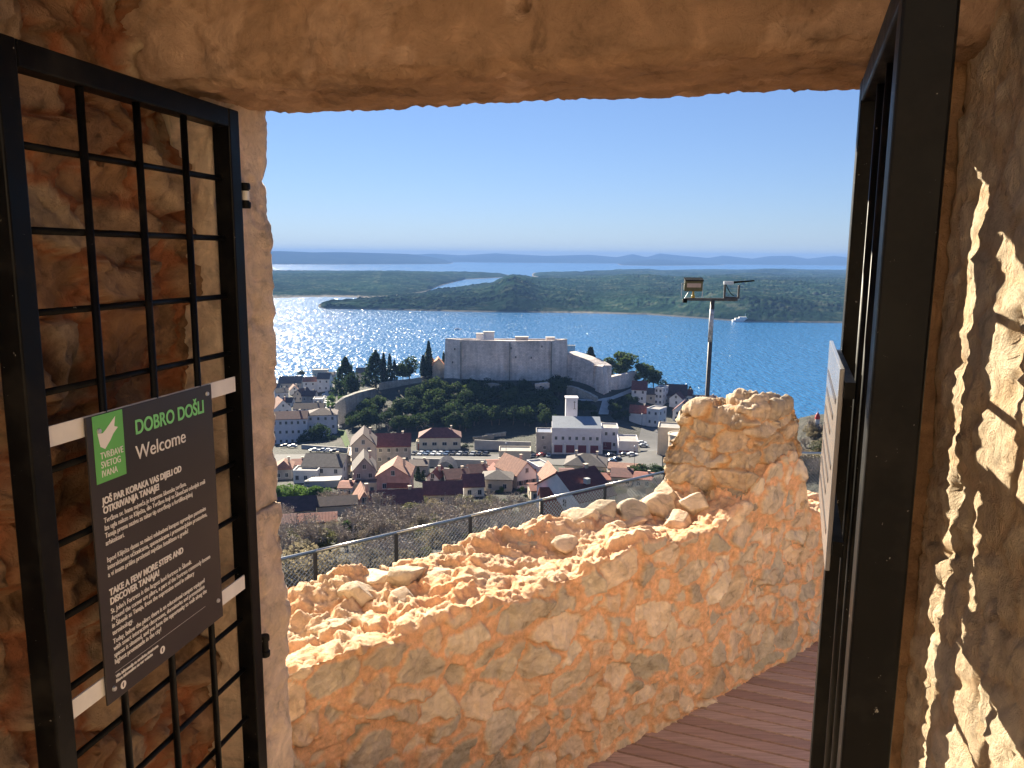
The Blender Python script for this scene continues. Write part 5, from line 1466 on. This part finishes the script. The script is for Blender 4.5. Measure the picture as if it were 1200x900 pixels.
TREES = {}
def tree_proto(kind, var, h, r, n, leaf, mat):
    q = np.random.default_rng(var * 17 + len(kind) * 5)
    res = crown_points(q, kind, n, h, r)
    pts, cl = res if isinstance(res, tuple) else (res, [])
    t = thing(kind + '_tree', 'tree', 'tree', (0, 0, -600))
    m = MB(); leafquads(m, pts, leaf, q); m.build('crown', M[mat], t)
    m = MB(); tr = .035 * h ** .9
    if kind in ('cypress', 'cone'): m.tube((0, 0, -1.5), (0, 0, h * .8), tr, tr * .3, 7)
    else:
        mid = Vector((q.normal() * .05 * h, q.normal() * .05 * h, h * .35))
        m.tube((0, 0, -1.5), mid, tr, tr * .7, 7)
        for c in cl[:10]: m.tube(mid, (c[0], c[1], c[2]), tr * .45, tr * .12, 5)
    m.build('trunk', M['bark'], t)
    return t
def bare_proto(var, h, r, dense=False):
    q = np.random.default_rng(900 + var)
    t = thing('bare_tree', 'tree', 'tree', (0, 0, -600))
    m = MB(); tw = MB()
    def grow(p, d, L, rad, lev):
        e = p + d * L
        (m if lev < 2 else tw).tube(p, e, rad, rad * .6, 5 if lev < 2 else 3)
        if lev >= 4: return
        for _ in range(int(q.integers(3, 5)) if lev < 3 else 4):
            nd = (d + Vector(q.normal(size=3)) * (.48 if lev else .55)); nd.z += .12; nd.normalize()
            grow(p.lerp(e, q.uniform(.45, 1.0)), nd, L * q.uniform(.55, .8), rad * .55, lev + 1)
    for _ in range(2 if not dense else 4):
        d = Vector((q.normal() * .25, q.normal() * .25, 1)).normalized()
        grow(Vector((q.normal() * .1, q.normal() * .1, -.4)), d, h * .36, h * .02, 0)
    m.build('trunk', M['twig'], t)
    for _ in range(0): pass
    q2 = np.random.default_rng(5 + var)
    idx = [i for i in range(0, len(tw.v), 9)]
    leafquads(tw, [Vector(tw.v[i]) for i in idx], .05 * r / 2, q2)
    tw.build('twigs', M['twig'], t)
    return t
def get(kind, var):
    k = (kind, var)
    if k in TREES: return TREES[k], False
    spec = {'broad': ('broad', 10, 5.2, 1500, .42, 'lf_dark'), 'broadm': ('broad', 9, 4.6, 1400, .38, 'lf_mid'), 'pine': ('pine', 11, 6, 2300, .42, 'lf_mid'), 'cypress': ('cypress', 14, 1.5, 1100, .36, 'lf_dark'),
            'cone': ('cone', 14, 5.0, 1900, .5, 'lf_dark'), 'bush': ('bush', 3.2, 2.6, 1500, .17, 'lf_mid'), 'scrub': ('bush', 3.0, 2.4, 2200, .10, 'lf_scrub'), 'olive': ('bush', 3.4, 2.6, 1900, .13, 'lf_olive'), 'hedge': ('bush', 4, 3.4, 1700, .22, 'lf_bright')}
    if kind == 'bare': t = bare_proto(var, 7, 4)
    elif kind == 'thicket': t = bare_proto(var + 20, 5, 4, True)
    else:
        s = spec[kind]; t = tree_proto(s[0], var, *s[1:])
    TREES[k] = t
    return t, True
nat = {'broad': 10.5, 'broadm': 9.5, 'pine': 11, 'cypress': 14.5, 'cone': 14.5, 'bush': 3.6, 'scrub': 3.4, 'olive': 3.8, 'hedge': 4.5, 'bare': 7.0, 'thicket': 5.0}
names = {'broad': 'evergreen_tree', 'broadm': 'leafy_tree', 'pine': 'umbrella_pine', 'cypress': 'cypress_tree', 'cone': 'conifer_tree', 'bush': 'green_shrub', 'scrub': 'dry_shrub', 'olive': 'olive_shrub', 'hedge': 'garden_shrub', 'bare': 'bare_tree', 'thicket': 'bare_thicket'}
def plant(kind, px, base, top, label, group=None, Y=None, wide=1.0, cat='tree'):
    G = ground(px, base) if Y is None else at(px, base, Y)
    G.z = min(G.z, hgt(G.x, G.y)) if Y is None or Y < 366 else hgt(G.x, G.y)
    h = at(px, top, G.y).z - G.z
    s = max(h / nat[kind], .15)
    var = rng.randrange(3 if kind not in ('cone', 'pine', 'cypress') else 2)
    t, fresh = get(kind, var)
    sc = (s * wide, s * wide, s)
    if fresh:
        t.name = names[kind]; t.location = G; t.rotation_euler = (0, 0, rng.uniform(0, 6.28)); t.scale = sc; o = t
        o['label'] = label
        if group: o['group'] = group
    else:
        o = dup(t, G, rng.uniform(0, 6.28), sc, label, group)
        if not group and 'group' in o: del o['group']
    o['category'] = cat
    return o
# distinct trees
plant('cone', 405.5, 450, 418, 'pointed dark conifer at the left end of the group above the old town', Y=470, wide=1.0)
plant('broad', 413, 464, 430, 'round dark evergreen just in front of the pointed conifer', Y=440, wide=.8)
plant('cone', 440.5, 445, 411, 'tall broad conifer in the middle of the group by the water', Y=455, wide=1.15)
plant('cypress', 450, 445, 412, 'first slim cypress right of the tall broad conifer', Y=450)
plant('cypress', 457, 446, 413, 'second slim cypress, between its two neighbours', Y=448)
plant('cypress', 462.5, 446, 421, 'shorter slim cypress beside the big rounded evergreen', Y=446, wide=1.3)
plant('broad', 479, 446, 413, 'big rounded dark evergreen left of the chapel', Y=442, wide=.9)
plant('broad', 471, 447, 421, 'smaller evergreen leaning on the big rounded one', Y=444, wide=.7)
plant('cypress', 502.5, 432, 398, 'tall cypress standing behind the chapel belfry', Y=445, wide=1.1)
plant('cypress', 496, 434, 415, 'short cypress left of the chapel roof', Y=445, wide=1.5)
plant('cypress', 520, 434, 411, 'cypress squeezed between chapel and fortress', Y=446)
plant('cypress', 692, 424, 405, 'lone dark cypress above the sloping rampart', Y=440, wide=2.0)
plant('pine', 729, 437, 411, 'sunlit umbrella pine right above the curved wall', Y=452, wide=1.15)
plant('pine', 755, 446, 424, 'dark umbrella pine nearest the white houses', Y=448, wide=1.2)
plant('pine', 766, 450, 431, 'lower umbrella pine behind the tall narrow white house', Y=450, wide=1.1)
plant('broad', 745, 448, 430, 'dark evergreen between the two umbrella pines', Y=452, wide=.8)
plant('cypress', 808, 472, 452, 'small dark tree behind the seaward row of houses', Y=445, wide=2.2)
plant('broad', 353.5, 446, 432, 'round hazy tree on the seafront', Y=760, wide=.9)
plant('cypress', 638, 534, 511, 'dark conifer before the left wing of the fire station', Y=334, wide=2.0)
plant('cypress', 490, 569, 546, 'dark narrow tree before the low grey house', Y=250, wide=1.6)
plant('cypress', 495.5, 570, 551, 'shorter narrow tree right of the dark narrow one', Y=249, wide=1.6)
plant('broad', 372, 522, 492, 'large hazy evergreen before the maroon roofed white building', Y=362, wide=1.0)
plant('broad', 356, 524, 506, 'rounded tree at the corner of the long white building', Y=364, wide=1.0)
plant('broad', 390, 524, 508, 'dark green tree above the garden wall', Y=358, wide=1.1)
plant('broad', 381, 525, 510, 'dark tree between its neighbours above the garden wall', Y=357, wide=1.0)
for px, b, tp, k in ((421, 500, 478, 'broad'), (410, 502, 486, 'broadm'), (432, 503, 474, 'broad'), (446, 480, 460, 'broadm'), (441, 503, 482, 'broad'), (476, 505, 482, 'broadm'), (466, 506, 484, 'broad'), (489, 506, 480, 'broadm'), (497, 508, 488, 'bare'), (484, 478, 455, 'broad'), (428, 487, 464, 'broadm'), (455, 506, 490, 'bare')):
    plant(k, px, b, tp, {'broad': 'dark evergreen tree below the grey bastion wall', 'broadm': 'lighter green tree below the grey bastion wall', 'bare': 'bare branched tree below the grey bastion wall'}[k], 'trees below the grey bastion wall')
for _ in range(34):
    px = rng.uniform(404, 502); b = rng.uniform(476, 512) if px > 425 else rng.uniform(492, 506)
    k = rng.choice(['broad', 'broad', 'broadm', 'bare'])
    plant(k, px, b, b - rng.uniform(9, 18), {'broad': 'dark evergreen tree below the grey bastion wall', 'broadm': 'lighter green tree below the grey bastion wall', 'bare': 'bare branched tree below the grey bastion wall'}[k], 'trees below the grey bastion wall', wide=1.15)
# the wood under the fortress
row = 0
for py in (462, 468, 475, 483, 491, 499, 507):
    xs0, xs1 = {462: (500, 668), 468: (492, 662), 475: (484, 656), 483: (478, 650), 491: (474, 645), 499: (500, 642), 507: (528, 560)}[py]
    px = xs0 + (row % 2) * 6
    while px < xs1:
        x = px + rng.uniform(-4, 4); y = py + rng.uniform(-2.5, 2.5)
        k = 'broadm' if rng.random() < (.45 if x < 530 else .12) else 'broad'
        hgt_px = rng.uniform(17, 30) if py > 462 else rng.uniform(16, 24)
        plant(k, x, y, y - hgt_px, 'dark evergreen tree in the dense wood under the fortress wall' if k == 'broad' else 'lighter green tree in the dense wood under the fortress wall', 'trees of the wood below the fortress', wide=rng.uniform(.85, 1.2))
        px += rng.uniform(10, 15)
    row += 1
for px, b, tp in ((656, 462, 440), (662, 456, 438), (650, 458, 436), (668, 475, 462), (676, 480, 466), (684, 484, 470), (688, 478, 468), (694, 484, 472), (720, 486, 470), (728, 482, 466), (735, 474, 460), (722, 494, 482), (731, 492, 478), (696, 490, 480), (716, 476, 466), (744, 474, 463)):
    plant('broad', px, b, tp, 'dark evergreen tree on the slope beneath the corner bastion', 'trees beneath the corner bastion', wide=1.15)
# street trees lit from behind, old town
for k in range(14):
    px = 383 + rng.uniform(0, 22); b = rng.uniform(450, 480)
    plant('hedge', px, b, b - rng.uniform(5, 9), 'pale leafy tree along the old town street', 'pale trees along the old town street', wide=.9)
for k in range(8):
    px = rng.uniform(424, 443); b = rng.uniform(449, 458)
    plant('scrub', px, b, b - rng.uniform(3, 6), 'sunlit dry shrub on the bank left of the retaining wall', 'dry shrubs on the sunlit bank', cat='shrub')
# garden hedge by the jamb
for k in range(9):
    px = 325 + k * 6.5
    plant('hedge', px, 584, 565 + rng.uniform(-2, 3), 'bright green garden shrub above the plum roof by the jamb', 'bright green garden shrubs', Y=212 + rng.uniform(-5, 5), wide=1.1, cat='shrub')
for px, tp in ((384, 569), (396, 566), (405, 570), (376, 573)):
    plant('thicket', px, 588, tp, 'grey leafless thicket above the low dark plum roof', 'grey leafless thicket', Y=203 + rng.uniform(-4, 4), wide=1.1, cat='shrub')
for px, b, tp in ((400, 648, 606), (392, 650, 615), (412, 645, 600), (405, 655, 622)):
    plant('bush', px, b, tp, 'deep green leafy tree below the narrow red roof near the rail', 'green trees near the rail', Y=128 + rng.uniform(-6, 6), wide=.8)
for _ in range(52):
    px, b = rng.uniform(325, 770), rng.uniform(548, 594)
    if px > 700 and b > 575: continue
    k = rng.choice(['hedge', 'broadm', 'broad', 'bush', 'bare'])
    plant(k, px, b, b - rng.uniform(5, 11), {'hedge': 'bright green garden bush between the houses', 'broadm': 'leafy garden tree between the houses', 'broad': 'dark garden tree between the houses', 'bush': 'green garden bush between the houses', 'bare': 'bare garden tree between the houses'}[k], 'garden trees and bushes between the houses', wide=1.1)
# scrub of the slope below the fence
def slope(n, x0, x1, f0, f1, kinds, grp, lab, hp):
    for _ in range(n):
        px = rng.uniform(x0, x1); u = rng.uniform(0, 1)
        base = f0(px) * (1 - u) + f1(px) * u
        k = rng.choice(kinds)
        G = ground(px, base)
        hm = rng.uniform(*hp) * (1.0 if k in ('bare', 'thicket') else .62)
        t = plant(k, px, base, 400, lab[k], grp, cat='tree' if k == 'bare' else 'shrub')
        s = hm / nat[k]; t.scale = (s * 1.1, s * 1.1, s)
lab = {'bare': 'leafless grey tree on the slope beyond the mesh fence', 'thicket': 'leafless grey thicket on the slope beyond the mesh fence', 'scrub': 'dry brown shrub on the slope beyond the mesh fence', 'olive': 'olive green shrub on the slope beyond the mesh fence', 'bush': 'green shrub on the slope beyond the mesh fence'}
rail_y = lambda px: 655 - (px - 330) * .2272
slope(85, 325, 560, lambda p: 622, lambda p: rail_y(p) + 10, ['bare', 'bare', 'thicket', 'olive', 'scrub', 'thicket'], 'scrub and bare trees on the slope', lab, (4.0, 7))
slope(95, 420, 640, lambda p: 596 + max(0, 470 - p) * .25, lambda p: 640, ['bare', 'thicket', 'bare', 'scrub', 'olive'], 'scrub and bare trees on the slope', lab, (4.5, 8))
slope(75, 330, 790, lambda p: rail_y(p) + 5, lambda p: rail_y(p) + 60, ['thicket', 'scrub', 'olive', 'bare', 'scrub'], 'scrub and bare trees on the slope', lab, (3, 5.5))
slope(40, 700, 800, lambda p: 575, lambda p: 640, ['olive', 'scrub', 'olive', 'thicket'], 'scrub and bare trees on the slope', lab, (3, 6))
lab2 = {k: v.replace('slope beyond the mesh fence', 'rise right of the broken pier') for k, v in lab.items()}
slope(60, 925, 1030, lambda p: 503, lambda p: 575, ['scrub', 'olive', 'scrub', 'thicket'], 'scrub on the rise right of the pier', lab2, (1.6, 3))
# low planting by the street corner and cypress bits among the houses
for px, b in ((748, 549), (756, 547), (764, 548), (771, 549)):
    plant('bush', px, b, b - 5, 'low green bush at the street corner below the road', 'bushes at the street corner', Y=255, cat='shrub', wide=1.5)
for px, b, tp in ((560, 533, 523), (583, 532, 524), (587, 531, 522), (545, 531, 518), (552, 531, 520)):
    plant('broad', px, b, tp, 'small dark tree along the car park hoarding', 'small trees along the car park', Y=340, wide=.9)

# ------------------------------------------------------------------ boats
def boat(px, py, L_, label):
    p = onz(px, py, SEA)
    t = thing('boat', label, 'boat', (p.x, p.y, SEA), 0)
    m = MB(); a = L_ / 2; b = L_ * .13
    hull = [(-a, -b * .8), (a * .55, -b), (a, 0), (a * .55, b), (-a, b * .8)]
    m.prism(hull, -.5, L_ * .07); m.build('hull', M['w_white'], t)
    m = MB(); m.box((-a * .8, -b * .6, L_ * .07 + .01), (a * .3, b * .6, L_ * .14)); m.box((-a * .5, -b * .5, L_ * .1401), (a * .1, b * .5, L_ * .19)); m.build('cabin', M['w_white'], t)
    m = MB(); m.tube((0, 0, L_ * .191), (0, 0, L_ * .32), L_ * .006 + .1, n=6); m.build('mast', M['galv'], t)
boat(873, 377, 46, 'white ferry boat moored against the wooded far shore')
boat(537, 386, 12, 'tiny dark boat out on the water left of the fortress')
